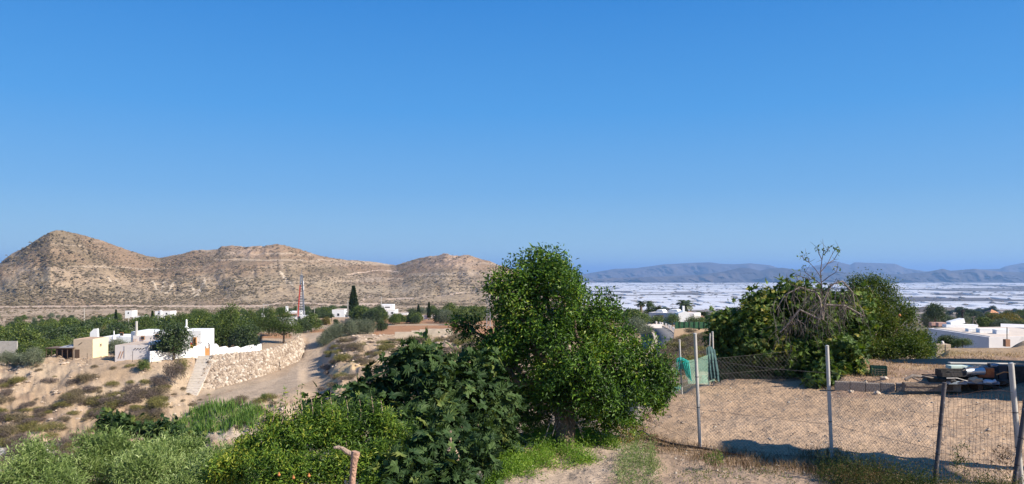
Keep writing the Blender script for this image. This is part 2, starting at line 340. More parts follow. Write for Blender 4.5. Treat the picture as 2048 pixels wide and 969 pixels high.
ca = me.color_attributes.new('soil', 'FLOAT_COLOR', 'POINT'); ca.data.foreach_set('color', np.concatenate([soil.reshape(-1, 3), np.ones((n1 * n2, 1))], 1).astype(np.float32).ravel())
g0 = tag(link('ground', me), kind='structure')
# sea, seen only as the line under the sky
sea = MB(); sea.raw([(-90000, 16500, -129), (95000, 16500, -129), (95000, 88000, -129), (-90000, 88000, -129)], [(0, 1, 2, 3)])
tag(sea.build('sea', basic('sea_water', (.03, .07, .13), .35, .1, .001, coord='Object')), kind='structure')

# ---------------------------------------------------------------- hills on the left
SKY = [(-700, 600), (-400, 575), (-220, 560), (-100, 549), (0, 528), (8, 520), (22, 510), (50, 495), (97, 466), (110, 461), (129, 462), (182, 475), (202, 481), (243, 496), (293, 512), (319, 516), (352, 510), (390, 501), (436, 499), (442, 493), (489, 493), (521, 494), (548, 490), (565, 490), (600, 499), (640, 512), (690, 520), (740, 523), (790, 531), (830, 519), (860, 513), (900, 510), (940, 513), (975, 522), (1010, 534), (1060, 556), (1120, 590), (1180, 614), (1240, 630)]
sx, sy = zip(*SKY)
hp = np.arange(-690, 1238, 2.2); ht = np.concatenate([np.linspace(-.05, 1, 190), np.linspace(1.02, 1.5, 14)])
HP, HT = np.meshgrid(hp, ht, indexing='ij')
Db = np.interp(HP, [-700, 0, 400, 1240], [640, 660, 700, 780]); Dr = np.interp(HP, [-700, 100, 320, 560, 700, 780, 900, 1240], [1050, 930, 1180, 1150, 1400, 1500, 1350, 1250])
yb = 616.0; ys = np.interp(HP, sx, sy); kr_ = np.hanning(61); kr_ /= kr_.sum(); sm_ = np.convolve(np.pad(ys[:, 0], 30, mode='edge'), kr_, 'valid')[:, None]; wt_ = np.clip(HT, 0, 1) ** 7; ys = sm_ * (1 - wt_) + ys * wt_
gully = 1.6 * fbm(HP * .014 + .5 * HT + 3, HT * 1.6, 5, 3); spur = 1.4 * fbm(HP * .045 + HT * 1.2, HT * 2.2, 9, 4)
prof = HT ** 1.25
tt = np.clip(HT, 0, 1)
D_ = Db + (Dr - Db) * np.maximum(HT, -.05)
pyh = yb + (ys - yb) * np.where(HT <= 1, np.sign(HT) * np.abs(HT) ** 1.2, 1)
env = np.sin(np.pi * tt) ** .8
hh = np.clip(yb - ys, 5, 200)
Dh = D_ - env * (gully * 42 + spur * 24) * np.minimum(hh / 90, 1)        # spurs stand towards us, gullies cut back
Zh = -(pyh - HOR) / F * Dh
Zh = np.where(HT > 1, Zh - (HT - 1) * 260, Zh)
Xh = (HP - W / 2) / F * Dh
Zh = Zh + env * (fbm(Xh * .02, Dh * .02, 61) * 9 + fbm(Xh * .09, Dh * .09, 62) * 3.2) + (fbm(Xh * .12, Dh * .12, 63, 4) * 2.6) * (HT > .6)
rock = np.clip(1 - np.abs(HP - 500) / 75, 0, 1) * np.clip((HT - .82) / .1, 0, 1) + np.clip(1 - np.abs(HP - 905) / 75, 0, 1) * np.clip((HT - .75) / .12, 0, 1)
Zh = Zh + rock * (ridged(Xh * .05, Dh * .02, 66) - .5) * 9
m1, m2 = HP.shape; hidx = np.arange(m1 * m2).reshape(m1, m2)
hf = np.stack([hidx[:-1, :-1], hidx[1:, :-1], hidx[1:, 1:], hidx[:-1, 1:]], -1).reshape(-1, 4)
hv = np.stack([Xh, Dh, Zh], -1).reshape(-1, 3)
hsoil = np.zeros(HP.shape + (3,)) + col((.265, .18, .112))
def hlay(mk, c, s=1.0):
    mk = np.clip(np.asarray(mk, float), 0, 1)[..., None] * s; hsoil[:] = hsoil * (1 - mk) + col(c) * mk
na = fbm(Xh * .015, Dh * .015, 81); nb = fbm(Xh * .05, Zh * .12, 82); strata = vnoise(Xh * .008, Zh * .33 + fbm(Xh * .01, Dh * .01, 83) * 6, 84)
hlay(rampm(na, -.02, .2), (.215, .16, .10)); hlay(rampm(nb, .05, .2), (.37, .275, .185), .8)
hlay(rampm(strata, .62, .8) * rampm(HT, .45, .6), (.44, .34, .245), .7)
hlay(rock, (.42, .29, .20), .9)
hlay(rampm(spur + .03 * na, -.5, -.25) * rampm(HT, .06, .2) * (1 - rampm(HT, .5, .7)), (.42, .33, .22), .5)
hlay((np.abs(HP - 210) < 110) * rampm(.5 - np.abs(HT - .5) * 3.2 + na, .1, .4), (.42, .30, .195), .6)
# footpaths and tracks cut on the slope
for pts, wd in (([(775, 600), (830, 597), (900, 590), (930, 584), (975, 583)], 1.7), ([(0, 614), (200, 612), (420, 614), (520, 612), (575, 605), (600, 607), (680, 611), (760, 610)], 2.2), ([(722, 604), (738, 594), (745, 592)], 1.4), ([(690, 548), (760, 540), (800, 545)], .8)):
    yy = np.interp(HP, *zip(*pts), left=-99, right=-99); hlay((np.abs(pyh - yy) < wd) * 1.0, (.56, .42, .31), .85)
for gx0, gy0, gx1, gy1 in ((305, 562, 316, 580), (330, 560, 324, 582), (350, 563, 332, 590), (383, 570, 391, 595), (412, 558, 394, 590), (560, 545, 585, 575), (232, 555, 243, 575), (215, 553, 222, 568)):
    yy = np.clip((pyh - gy0) / (gy1 - gy0), 0, 1); hlay((np.abs(HP - (gx0 + (gx1 - gx0) * yy)) < 2.6) * (pyh > gy0) * (pyh < gy1) * 1.0, (.62, .50, .36), .8)
hm, n, N = newmat('hill_earth'); L = n.links.new
at = N('ShaderNodeAttribute'); at.attribute_name = 'soil'; geo = N('ShaderNodeNewGeometry'); out = N('ShaderNodeOutputMaterial'); b = N('ShaderNodeBsdfPrincipled')
b.inputs['Roughness'].default_value = .95; b.inputs['Specular IOR Level'].default_value = .1
fac = mul(rmp(noise(.22, 8, .75),   .35, .65, .72, 1.22), rmp(noise(.03, 8, .65), .3, .7, .85, 1.15))
vm = N('ShaderNodeVectorMath'); vm.operation = 'SCALE'; L(at.outputs['Color'], vm.inputs[0]); L(fac, vm.inputs['Scale']); L(vm.outputs[0], b.inputs['Base Color'])
bp = N('ShaderNodeBump'); bp.inputs['Strength'].default_value = 1; bp.inputs['Distance'].default_value = 3; L(noise(.12, 9, .7), bp.inputs['Height']); L(bp.outputs[0], b.inputs['Normal']); L(b.outputs[0], out.inputs[0])
me = mesh('hills', [(hv, hf, 0)], hm, True)
ca = me.color_attributes.new('soil', 'FLOAT_COLOR', 'POINT'); ca.data.foreach_set('color', np.concatenate([hsoil.reshape(-1, 3), np.ones((m1 * m2, 1))], 1).astype(np.float32).ravel())
tag(link('hills', me), kind='structure')
# hill scrub: countless low grey-green bushes
def blobs(cx, cy, cz, r, squash=.75, seed=1):
    """low-poly lumps (octahedra with jitter)"""
    g = np.random.default_rng(seed); n = len(cx)
    base = np.array([[1, 0, 0], [0, 1, 0], [-1, 0, 0], [0, -1, 0], [0, 0, 1.], [0, 0, -.5], [.6, .6, .55], [-.6, .6, .6], [-.6, -.6, .55], [.6, -.6, .6]])
    fc = np.array([[4, 6, 7], [4, 7, 8], [4, 8, 9], [4, 9, 6], [0, 1, 6], [1, 2, 7], [2, 3, 8], [3, 0, 9], [0, 6, 9], [1, 7, 6], [2, 8, 7], [3, 9, 8]])
    v = base[None] * g.uniform(.7, 1.25, (n, 10, 1)) * r[:, None, None] * np.array([1, 1, squash])
    v = v + np.stack([cx, cy, cz], -1)[:, None]
    return v.reshape(-1, 3), (fc[None] + (np.arange(n) * 10)[:, None, None]).reshape(-1, 3)
g = np.random.default_rng(5); k = 62000
i = (g.random(k) * (m1 - 1)).astype(int); j = (g.random(k) ** .85 * 188).astype(int)
keep = fbm(Xh[i, j] * .02, Dh[i, j] * .02, 91) + g.normal(0, .13, k) > -.03
keep &= hsoil[i, j, 0] < .5
i, j = i[keep], j[keep]
jx = g.normal(0, 2.5, len(i))
bv, bf = blobs(Xh[i, j] + jx, Dh[i, j], Zh[i, j] + .2, g.gamma(4, .2, len(i)) + .3, .6)
scrub_m = leafmat('scrub', [(0, (.10, .080, .050)), (.45, (.135, .108, .066)), (.8, (.17, .132, .085)), (1, (.215, .165, .11))], .9, 0, .02, .1)
tag(link('hillside_scrub', mesh('hillside_scrub', [(bv, bf, 0)], scrub_m)), 'low grey green scrub dotted over the bare tan hills', 'scrub', kind='stuff')
g = np.random.default_rng(6); k = 9000; dd = g.uniform(230, 690, k) ; xx = (g.uniform(-60, 1150, k) - W / 2) / F * dd; kp = fbm(xx * .02, dd * .02, 93) + g.normal(0, .1, k) > .0; dd, xx = dd[kp], xx[kp]
bv, bf = blobs(xx, dd, ground(xx, dd) + .1, g.gamma(3, .18, len(dd)) + .2, .6, 9); tag(link('flat_scrub', mesh('flat_scrub', [(bv, bf, 0)], scrub_m)), 'dry scrub on the flat ground at the foot of the hills', 'scrub', kind='stuff')
# two tall dark crags shadows are real hollows: small standing rocks near the ridge
# ---------------------------------------------------------------- far mountains beyond the plain
def range_(name, pts, Dd, depth, zb, seed, c1, c2, amp):
    xs, ys_ = zip(*pts); q = np.arange(xs[0], xs[-1], 2.5); t = np.concatenate([np.linspace(0, 1, 46), np.linspace(1.1, 1.5, 4)])
    A, T = np.meshgrid(q, t, indexing='ij'); yk = np.interp(A, xs, ys_)
    ybase = HOR - zb / (Dd - depth) * F
    yk2 = ybase + (yk - ybase) * np.clip(T, 0, 1) ** 1.05
    rd = ridged(A * .018 + T * .5, T * .8, seed) - .5; rd2 = ridged(A * .05 + T, T * 1.5, seed + 3) - .5
    e = np.sin(np.pi * np.clip(T, 0, 1)) ** .7
    De = Dd - depth + depth * T - e * (rd * amp + rd2 * amp * .4)
    Ze = -(yk2 - HOR) / F * De; Ze = np.where(T > 1, Ze - (T - 1) * 500, Ze); Xe = (A - W / 2) / F * De
    Ze = Ze + e * (fbm(Xe * .004, De * .004, seed + 8) * 70 + (ridged(Xe * .0016, De * .0016, seed + 5) - .55) * 90)
    a, b_ = A.shape; ix = np.arange(a * b_).reshape(a, b_)
    f_ = np.stack([ix[:-1, :-1], ix[1:, :-1], ix[1:, 1:], ix[:-1, 1:]], -1).reshape(-1, 4)
    m = basic(name + '_rock', c1, .95, .25, .0012, bump=0, stains=(c2, .0009, .5))
    tag(link(name, mesh(name, [(np.stack([Xe, De, Ze], -1).reshape(-1, 3), f_, 0)], m, True)), kind='structure')
range_('mountains', [(1060, 562), (1120, 556), (1190, 545), (1230, 538), (1270, 537), (1330, 529), (1390, 526), (1420, 525), (1440, 528), (1470, 529), (1500, 527), (1540, 531), (1562, 538), (1590, 540), (1640, 530), (1668, 522), (1700, 530), (1710, 525), (1790, 528), (1812, 537), (1850, 543), (1900, 545), (1945, 540), (1975, 539), (1999, 538), (2011, 533), (2048, 526), (2100, 522), (2200, 530), (2500, 545)], 13500, 950, -133, 3, (.075, .062, .068), (.13, .105, .09), 700)
range_('mountains', [(1100, 566), (1200, 560), (1260, 556), (1330, 553), (1400, 550), (1450, 543), (1480, 536), (1500, 537), (1520, 542), (1540, 537), (1565, 536), (1600, 541), (1640, 547), (1690, 545), (1740, 548), (1800, 549), (1850, 545), (1885, 538), (1902, 542), (1925, 540), (1950, 538), (1990, 543), (2048, 545), (2150, 540), (2500, 552)], 9700, 520, -133, 13, (.06, .05, .05), (.15, .115, .09), 420)
# ---------------------------------------------------------------- plastic greenhouses on the plain
g = np.random.default_rng(11); gh = []
D0 = 2430.0
while D0 < 8700:
    dep = g.uniform(60, 150) * (D0 / 4000) ** .6
    pxx = 1130 + g.uniform(-40, 40)
    while pxx < 2150:
        wd = g.uniform(70, 420) * (D0 / 4500) ** .4; wpx = wd / D0 * F
        cx = pxx + wpx / 2; dark = fbm(np.array([M2(cx, D0) * .0016]), np.array([D0 * .0022]), 101)[0]
        ymid = HOR + 133 / D0 * F
        east = cx > 1660
        if g.random() < (.93 if not east else .78) and dark < ((.15 if not east else .05) if D0 > 3200 else .3):
            gh.append((M2(cx, D0), D0 + dep / 2, wd * g.uniform(.86, .99), dep * g.uniform(.78, .97), g.uniform(3.5, 5.5)))
        pxx += wpx + g.uniform(6, 24) / D0 * F
    D0 += dep + g.uniform(8, 40)
pl = basic('greenhouse_plastic', (.66, .645, .655), .6, .12, .003, coord='Object')
def ghmesh(name):
    mb = MB(); k = 6
    for q in range(k):
        x0 = -.5 + q / k; x1 = x0 + 1 / k
        mb.prism([(x0 + .002, 0), (x1 - .002, 0), (x1 - .002, .93), ((x0 + x1) / 2, 1), (x0 + .002, .93)], -.5, .5)
    return mb
gme = mesh('greenhouse', ghmesh('g').g, pl)
vis = [(gi[2] * 130 * gi[3] / gi[1] ** 3, gi) for gi in gh if 1195 < W / 2 + F * gi[0] / gi[1] < 2070 and not (1450 < W / 2 + F * gi[0] / gi[1] < 1700)]
vis.sort(key=lambda a: -a[0]); big = [a[1] for a in vis[:280]]; bigset = set(big)
for gi in big:
    o = link('greenhouse', gme, None, (gi[0], gi[1], gz(gi[0], gi[1]) - .3)); o.scale = (gi[2], gi[3], gi[4])
    tag(o, 'low white plastic greenhouse among hundreds spread over the distant plain', 'greenhouse', 'greenhouses on the plain')
rest = MB(); tmpl = ghmesh('g').g
vall = []; 
for gi in gh:
    if gi in bigset: continue
    zg = gz(gi[0], gi[1]) - .3
    for v, f, m in tmpl: rest.g.append((np.asarray(v) * np.array([gi[2], gi[3], gi[4]]) + np.array([gi[0], gi[1], zg]), f, 0))
tag(rest.build('distant_greenhouses', pl), 'mass of white plastic greenhouses filling the plain below the mountains', 'greenhouses', kind='stuff')
print('greenhouses', len(gh))
# dark tree clumps between the greenhouses
g = np.random.default_rng(17); k = 900; dd = g.uniform(2100, 8500, k); xx = (g.uniform(1180, 2080, k) - W / 2) / F * dd
tv, tf = blobs(xx, dd, ground(xx, dd) + 2, g.uniform(4, 13, k), .55, 3)
tag(link('plain_shrubbery', mesh('plain_shrubbery', [(tv, tf, 0)], scrub_m)), 'tiny dark trees scattered between the distant greenhouses', 'shrubbery', kind='stuff')
k = 5200; dd = g.uniform(300, 2250, k); xx = (g.uniform(1180, 2150, k) - W / 2) / F * dd
tv, tf = blobs(xx, dd, ground(xx, dd) + .3, g.gamma(3, .25, k) + .3 + dd * .0004, .7, 4)
tag(link('valley_scrub', mesh('valley_scrub', [(tv, tf, 0)], scrub_m)), 'dark scrub over the brown valley floor before the greenhouses', 'scrub', kind='stuff')

g = np.random.default_rng(66); k = 9000; dd = g.uniform(84, 150, k); aa = g.uniform(-40, 1000, k); xx = (aa - W / 2) / F * dd; kp = (fbm(xx * .15, dd * .15, 94) + g.normal(0, .12, k) > .02) & ((aa < 400) | (aa > 660) | (dd < 104)); dd, xx = dd[kp], xx[kp]
bv, bf = blobs(xx, dd, ground(xx, dd), g.gamma(1.8, .06, len(dd)) + .05, .7, 10); tag(link('rubble', mesh('rubble', [(bv, bf, 0)], basic('rubble_stone', (.46, .36, .27), .95, .25, .7))), 'stones and rubble strewn over the ravine banks', 'rubble', kind='stuff')
# haze: one closed box round everything
hz = MB().box(-95000, 100000, -6000, 92000, -140, 235)
hzm, n, N = newmat('haze'); pv = N('ShaderNodeVolumePrincipled'); out = N('ShaderNodeOutputMaterial')
pv.inputs['Color'].default_value = (.33, .58, 1, 1); pv.inputs['Density'].default_value = 7.0e-5; pv.inputs['Anisotropy'].default_value = .1
n.links.new(pv.outputs[0], out.inputs['Volume'])
hzo = tag(hz.build('haze', hzm), 'thin blue haze lying over the far plain', 'haze', kind='stuff')
# ================================================================ shared foliage makers
LANCE = (np.array([[0, 0, 0], [.5, .45, .12], [0, 1, -.06], [-.5, .45, .12]]), np.array([[0, 1, 2], [0, 2, 3]]))
TRI = (np.array([[-.5, 0, 0], [.5, .1, .1], [.05, 1, 0]]), np.array([[0, 1, 2]]))
def figtpl():
    ang = [-150, -125, -100, -78, -52, -34, -20, -8, 0, 8, 20, 34, 52, 78, 100, 125, 150]
    rad = [.20, .42, .33, .62, .42, .46, .86, .60, 1.0, .60, .86, .46, .42, .62, .33, .42, .20]
    rad[6] = .84; rad[10] = .84; rad[7] = .5; rad[9] = .5
    v = [[0, 0, 0]] + [[r * math.sin(R(a)), r * math.cos(R(a)), -.13 * r * r + (.05 if k % 2 else -.03)] for k, (a, r) in enumerate(zip(ang, rad))]
    v = np.array(v); v[:, 1] += .15
    return v, np.array([[0, k, k + 1] for k in range(1, len(ang))])
FIG = figtpl()
def leaves(pos, outd, size, asp, tpl, g, up=.7, droop=.0, spread=.8, aim=.5):
    """place one leaf per position; outd = outward directions"""
    n = len(pos); T, Fc = tpl
    d = outd * aim + g.normal(0, spread, (n, 3)) + np.array([0, 0, -droop]); d /= np.linalg.norm(d, axis=1)[:, None] + 1e-9
    nn = outd * 1.0 + np.array([0, 0, up * .65]) + g.normal(0, .38, (n, 3)); nn -= d * np.sum(nn * d, 1)[:, None]; nn /= np.linalg.norm(nn, axis=1)[:, None] + 1e-9
    s = np.cross(d, nn); sz = size * g.uniform(.65, 1.2, n)
    v = (s[:, None] * (T[None, :, 0, None] * asp) + d[:, None] * T[None, :, 1, None] + nn[:, None] * T[None, :, 2, None]) * sz[:, None, None] + pos[:, None]
    return v.reshape(-1, 3), (Fc[None] + (np.arange(n) * len(T))[:, None, None]).reshape(-1, 3)
def crownpts(ells, ncl, per, cr, g, gap=.12, inner=.45, nscale=1.2, low=-.75, lobes=0):
    """ells: (cx,cy,cz,rx,ry,rz). clumps sit on and in the ellipsoids; returns leaf positions and outward directions"""
    E = np.array(ells, float)
    if lobes:
        sub = []
        for e in E:
            for _ in range(lobes):
                q_ = g.normal(0, 1, 3); q_ /= np.linalg.norm(q_); rr_ = g.uniform(.28, .48); sub.append(np.concatenate([e[:3] + q_ * e[3:] * g.uniform(.62, .86), e[3:] * rr_]))
            sub.append(np.concatenate([e[:3], e[3:] * .62]))
        E = np.array(sub)
    wgt = (E[:, 3] * E[:, 4] * E[:, 5]) ** (.667); wgt /= wgt.sum()
    k = g.choice(len(E), ncl, p=wgt); d = g.normal(0, 1, (ncl, 3)); d /= np.linalg.norm(d, axis=1)[:, None]; d[:, 2] = np.where(d[:, 2] < low, -d[:, 2], d[:, 2])
    rr = np.where(g.random(ncl) < inner, g.uniform(.35, .9, ncl), g.uniform(.86, 1.1, ncl))
    c = E[k, :3] + d * E[k, 3:] * rr[:, None]
    q = fbm(c[:, 0] * nscale + c[:, 1] * .7, c[:, 2] * nscale + c[:, 1] * .5, 7, 3)
    ok = q > -.5 + gap; c = c[ok]; d = d[ok]; n = len(c)
    o = g.normal(0, .5, (n, per, 3)); o *= (cr * g.uniform(.7, 1.35, (n, 1, 1)))
    pos = (c[:, None] + o).reshape(-1, 3); dl = o / (np.linalg.norm(o, axis=2)[:, :, None] + 1e-9)
    out = (d[:, None] * .6 + dl * .8).reshape(-1, 3); out /= np.linalg.norm(out, axis=1)[:, None] + 1e-9
    return pos, out
def limbs(mb, base, tops, r0, g, n=6, wig=.12, steps=5, r1=.25):
    for t in tops:
        b0 = Vector(base); t = Vector(t); L_ = (t - b0).length; pts = []
        for s_ in range(steps + 1):
            f_ = s_ / steps; p = b0.lerp(t, f_) + Vector(g.normal(0, wig * L_ * .25, 3)) * (0 if s_ in (0, steps) else 1); pts.append(p)
        mb.tube(pts, [r0 * (1 - (1 - r1) * s_ / steps) for s_ in range(steps + 1)], n)
bark = basic('bark', (.16, .115, .08), .9, .3, 9, bump=.8, bscale=30)
bark_pale = basic('pale_bark', (.36, .26, .19), .85, .25, 12, bump=.7, bscale=35)
wood_dead = basic('dead_wood', (.22, .18, .15), .9, .3, 14, bump=.5, bscale=40)
LG = {
 'broad': leafmat('leaf_broad', [(0, (.032, .055, .010)), (.4, (.062, .10, .016)), (.75, (.115, .16, .024)), (1, (.20, .22, .04))], .5, .2, .5),
 'dark': leafmat('leaf_dark', [(0, (.020, .036, .011)), (.5, (.038, .064, .017)), (1, (.075, .11, .027))], .5, .15, .5),
 'olive': leafmat('leaf_olive', [(0, (.08, .10, .055)), (.5, (.14, .165, .095)), (1, (.22, .24, .15))], .55, .12, .6, tcol=(1, 1.1, .7)),
 'pine': leafmat('leaf_pine', [(0, (.035, .062, .010)), (.45, (.07, .11, .016)), (1, (.14, .18, .03))], .6, .18, .5),
 'yellow': leafmat('leaf_yellow', [(0, (.05, .07, .012)), (.5, (.12, .12, .02)), (1, (.30, .17, .03))], .5, .25, .7),
 'dry': leafmat('leaf_dry', [(0, (.10, .075, .045)), (.5, (.16, .125, .075)), (1, (.24, .19, .11))], .9, .1, .8),
 'heath': leafmat('leaf_heath', [(0, (.085, .060, .050)), (.5, (.13, .10, .085)), (1, (.20, .155, .125))], .9, .1, .8),
 'broom': leafmat('leaf_broom', [(0, (.085, .085, .022)), (.5, (.165, .15, .04)), (1, (.26, .22, .07))], .9, .15, .8),
}
def proto(name, label, cat, crown, leafn, per, lsize, asp, mname, trunk_h, tr, cr=.5, gap=.12, tpl=LANCE, seed=1, low=-.6, up=.7, inner=.35, barkm=None):
    g = np.random.default_rng(seed)
    t = thing(name, label, cat)
    pos, out_ = crownpts(crown, leafn, per, cr, g, gap, inner, .5, low)
    v, f = leaves(pos, out_, lsize, asp, tpl, g, up)
    link('crown', mesh('crown', [(v, f, 0)], LG[mname]), t)
    mb = MB(); mb.tube([(0, 0, -.6), (.05, 0, trunk_h * .5), (0, 0, trunk_h)], [tr * 1.3, tr, tr * .85], 7)
    limbs(mb, (0, 0, trunk_h * .9), [(c[0], c[1], c[2]) for c in crown[:6]], tr * .6, g)
    mb.build('trunk', barkm or bark, t); return t
def hide(t): t['__proto'] = 1; protos.append(t); return t
protos = []
PT = {}
# unit-ish prototypes, all about 4-5 m tall; scaled when placed
PT['broad'] = hide(proto('broadleaf_tree', 'x', 'tree', [(0, 0, 2.9, 2.1, 2.0, 1.7), (-1.2, .3, 2.4, 1.3, 1.2, 1.1), (1.2, -.2, 2.5, 1.3, 1.2, 1.2), (.2, -.9, 2.0, 1.3, 1.1, 1.1), (.3, .2, 4.0, 1.0, 1.0, .9)], 330, 16, .30, .55, 'broad', 1.6, .16, .5, .12, seed=11))
PT['broad2'] = hide(proto('broadleaf_tree', 'x', 'tree', [(0, 0, 2.6, 1.9, 1.8, 1.8), (-1.0, -.5, 3.3, 1.1, 1.2, 1.1), (1.3, .4, 2.0, 1.2, 1.2, 1.2), (-.6, .3, 1.6, 1.5, 1.3, 1.0)], 330, 16, .30, .5, 'dark', 1.3, .18, .5, .1, seed=12))
PT['olive'] = hide(proto('olive_tree', 'x', 'tree', [(0, 0, 2.4, 1.7, 1.6, 1.3), (-1.0, .3, 2.0, 1.1, 1.1, 1.0), (.9, -.2, 2.2, 1.1, 1.1, 1.0), (.1, -.4, 3.2, 1.0, .9, .8), (0, 0, 1.5, 1.6, 1.5, .9)], 300, 18, .24, .32, 'olive', 1.2, .2, .5, .15, seed=13))
PT['yellow'] = hide(proto('turning_tree', 'x', 'tree', [(0, 0, 2.6, 1.8, 1.7, 1.6), (-.9, 0, 1.8, 1.3, 1.2, 1.2), (1, .2, 2.2, 1.2, 1.2, 1.2)], 280, 15, .28, .55, 'yellow', 1.4, .14, .5, .14, seed=14))
PT['pine'] = hide(proto('pine_tree', 'x', 'tree', [(0, 0, 2.9, 1.9, 1.8, 1.1), (-1.3, .2, 2.5, 1.2, 1.1, .8), (1.5, 0, 2.4, 1.3, 1.1, .8), (0, 0, 4.0, 1.25, 1.2, 1.0), (.2, -.2, 4.9, .7, .7, .6), (.1, -.9, 2.2, 1.3, 1.0, .7)], 330, 18, .26, .28, 'pine', 2.0, .15, .42, .16, seed=15, low=-.4))
PT['bush'] = hide(proto('round_bush', 'x', 'bush', [(0, 0, .9, 1.0, 1.0, .85), (.5, .2, .8, .7, .7, .6), (-.5, 0, .75, .7, .7, .6)], 150, 15, .16, .5, 'broad', .5, .06, .3, .1, seed=16))
for kk, mm, sd_ in (('dry', 'dry', 17), ('heath', 'heath', 18), ('broom', 'broom', 19)):
    g = np.random.default_rng(sd_); t = thing(kk + '_shrub', 'x', 'shrub')
    pos, out_ = crownpts([(0, 0, .45, 1.0, .9, .5), (.7, .2, .35, .7, .6, .4), (-.7, -.1, .35, .7, .6, .4)], 130, 16, .26, g, .12, .4, 1, -.2)
    v, f = leaves(pos, out_, .20, .16, TRI, g, .3, 0, .6, .9)
    link('foliage', mesh('foliage', [(v, f, 0)], LG[mm]), t)
    mb = MB(); limbs(mb, (0, 0, -.2), [(.5, .2, .5), (-.5, .1, .5), (0, -.4, .5)], .04, g, 4); mb.build('stem', wood_dead, t)
    PT[kk] = hide(t)
# conifers and palms
def conifer(name, h, r, mname, tiers, seed, taper=1.0):
    g = np.random.default_rng(seed); t = thing(name, 'x', 'tree'); pos = []; out_ = []
    for i_ in range(tiers):
        f_ = i_ / (tiers - 1); z0 = h * (.12 + .86 * f_); rr = r * (1 - f_) ** taper + r * .06
        nb_ = max(5, int(11 * (1 - f_ * .5)))
        for b_ in range(nb_):
            a_ = 2 * math.pi * b_ / nb_ + g.uniform(-.2, .2) + i_ * .7
            for s_ in np.linspace(.15, 1, 9):
                for _ in range(3):
                    q = rr * s_ * g.uniform(.85, 1.1); pos.append([math.cos(a_) * q, math.sin(a_) * q, z0 + q * .12 + g.normal(0, .1)]); out_.append([math.cos(a_), math.sin(a_), .3])
    v, f = leaves(np.array(pos), np.array(out_), h * .055, .4, LANCE, g, .6, 0, .5, .9)
    link('crown', mesh('crown', [(v, f, 0)], LG[mname]), t)
    MB().tube([(0, 0, -.5), (0, 0, h * .5), (0, 0, h * .97)], [r * .1, r * .06, .02], 6).build('trunk', bark, t); return t
PT['conifer'] = hide(conifer('conifer', 10, 1.9, 'dark', 24, 21))
PT['cypress'] = hide(conifer('cypress', 6, .55, 'dark', 26, 22, .6))
palm_m = leafmat('palm_leaf', [(0, (.03, .045, .015)), (.5, (.06, .085, .03)), (1, (.12, .12, .05))], .5, .15, .3)
def palm(h, fl, seed, nf=30):
    g = np.random.default_rng(seed); t = thing('palm_tree', 'x', 'palm tree'); seg = []
    mb = MB()
    for k_ in range(nf):
        a_ = 2 * math.pi * k_ / nf * 2.4; e0 = R(g.uniform(-25, 75)); pts = []; p = Vector((0, 0, h)); e = e0
        for s_ in range(9):
            pts.append(p.copy()); p = p + Vector((math.cos(a_) * math.cos(e), math.sin(a_) * math.cos(e), math.sin(e))) * fl / 8; e -= R(11)
        mb.tube(pts, [.03 * fl * (1 - s_ / 10) * .5 for s_ in range(9)], 3)
        for s_ in range(1, 9):
            for sub in (0, .5):
                q = pts[s_ - 1].lerp(pts[s_], sub); dr = (pts[s_] - pts[s_ - 1]).normalized(); sd2 = dr.cross(Vector((0, 0, 1))).normalized()
                for sg in (-1, 1):
                    tip = q + (sd2 * sg + dr * .6 + Vector((0, 0, -.35))) * fl * .24
                    v = [tuple(q), tuple(q + dr * fl * .10), tuple(tip)]; mb.raw(v, [(0, 1, 2)])
    mb.build('fronds', palm_m, t)
    tb = MB(); tb.tube([(0, 0, -.5), (.05, 0, h * .5), (0, 0, h * .98)], [.46, .36, .38], 9); tb.build('trunk', bark, t); return t
PT['palm'] = hide(palm(5.0, 2.0, 31)); PT['palm_low'] = hide(palm(1.0, 2.8, 32, 26))
SINK = {'broad': .75, 'broad2': .7, 'broad3': .7, 'olive': .85, 'pine': .6, 'yellow': .7}
PT['broad3'] = hide(proto('broadleaf_tree', 'x', 'tree', [(0, 0, 2.7, 1.5, 1.5, 1.5), (-1.0, .3, 2.0, 1.2, 1.2, 1.1), (1.0, -.2, 2.2, 1.0, 1.2, 1.1), (0, -.5, 3.7, .9, .9, .9), (.2, .2, 1.4, 1.5, 1.4, .8)], 300, 18, .26, .5, 'pine', 1.2, .15, .45, .16, seed=24))
def plant(kind, px, D, h=1.0, label='', group=None, rz=None, w=None, zoff=0, name=None, cat=None):
    p = GP(px, D); p.z += zoff - (SINK.get(kind, 0) * h)
    r = dup(PT[kind], p, rz if rz is not None else random.uniform(0, 6.28), label, group, (w or h, w or h, h))
    if name: r.name = name
    if cat: r['category'] = cat
    return r

# ================================================================ village on the far bank
white = basic('whitewash', (.80, .79, .77), .8, .04, 1.2, bump=.25, bscale=3, stains=((.62, .58, .53), 1.1, .6))
white_dull = basic('old_whitewash', (.66, .60, .56), .85, .06, 1, bump=.25, bscale=3, stains=((.5, .44, .39), 1.3, .58))
cream = basic('cream_render', (.80, .70, .42), .85, .05, 1, bump=.2, bscale=4, stains=((.72, .60, .38), .9, .6))
tan = basic('tan_render', (.50, .39, .28), .9, .1, 1.2, bump=.3, bscale=5, stains=((.40, .31, .23), 1.2, .55))
roofc = basic('roof_terracotta', (.42, .22, .13), .9, .15, 2, bump=.3, bscale=8)
flatroof = basic('roof_screed', (.48, .38, .30), .9, .12, 1.5, bump=.2, bscale=6, stains=((.36, .27, .2), 1.0, .55))
glass = basic('window_glass', (.03, .035, .045), .15, .1, 2, spec=.6)
wood_brown = basic('brown_wood', (.42, .20, .07), .6, .15, 6, bump=.3, bscale=20)
wood_dark = basic('dark_timber', (.10, .065, .045), .8, .2, 6, bump=.3, bscale=20)
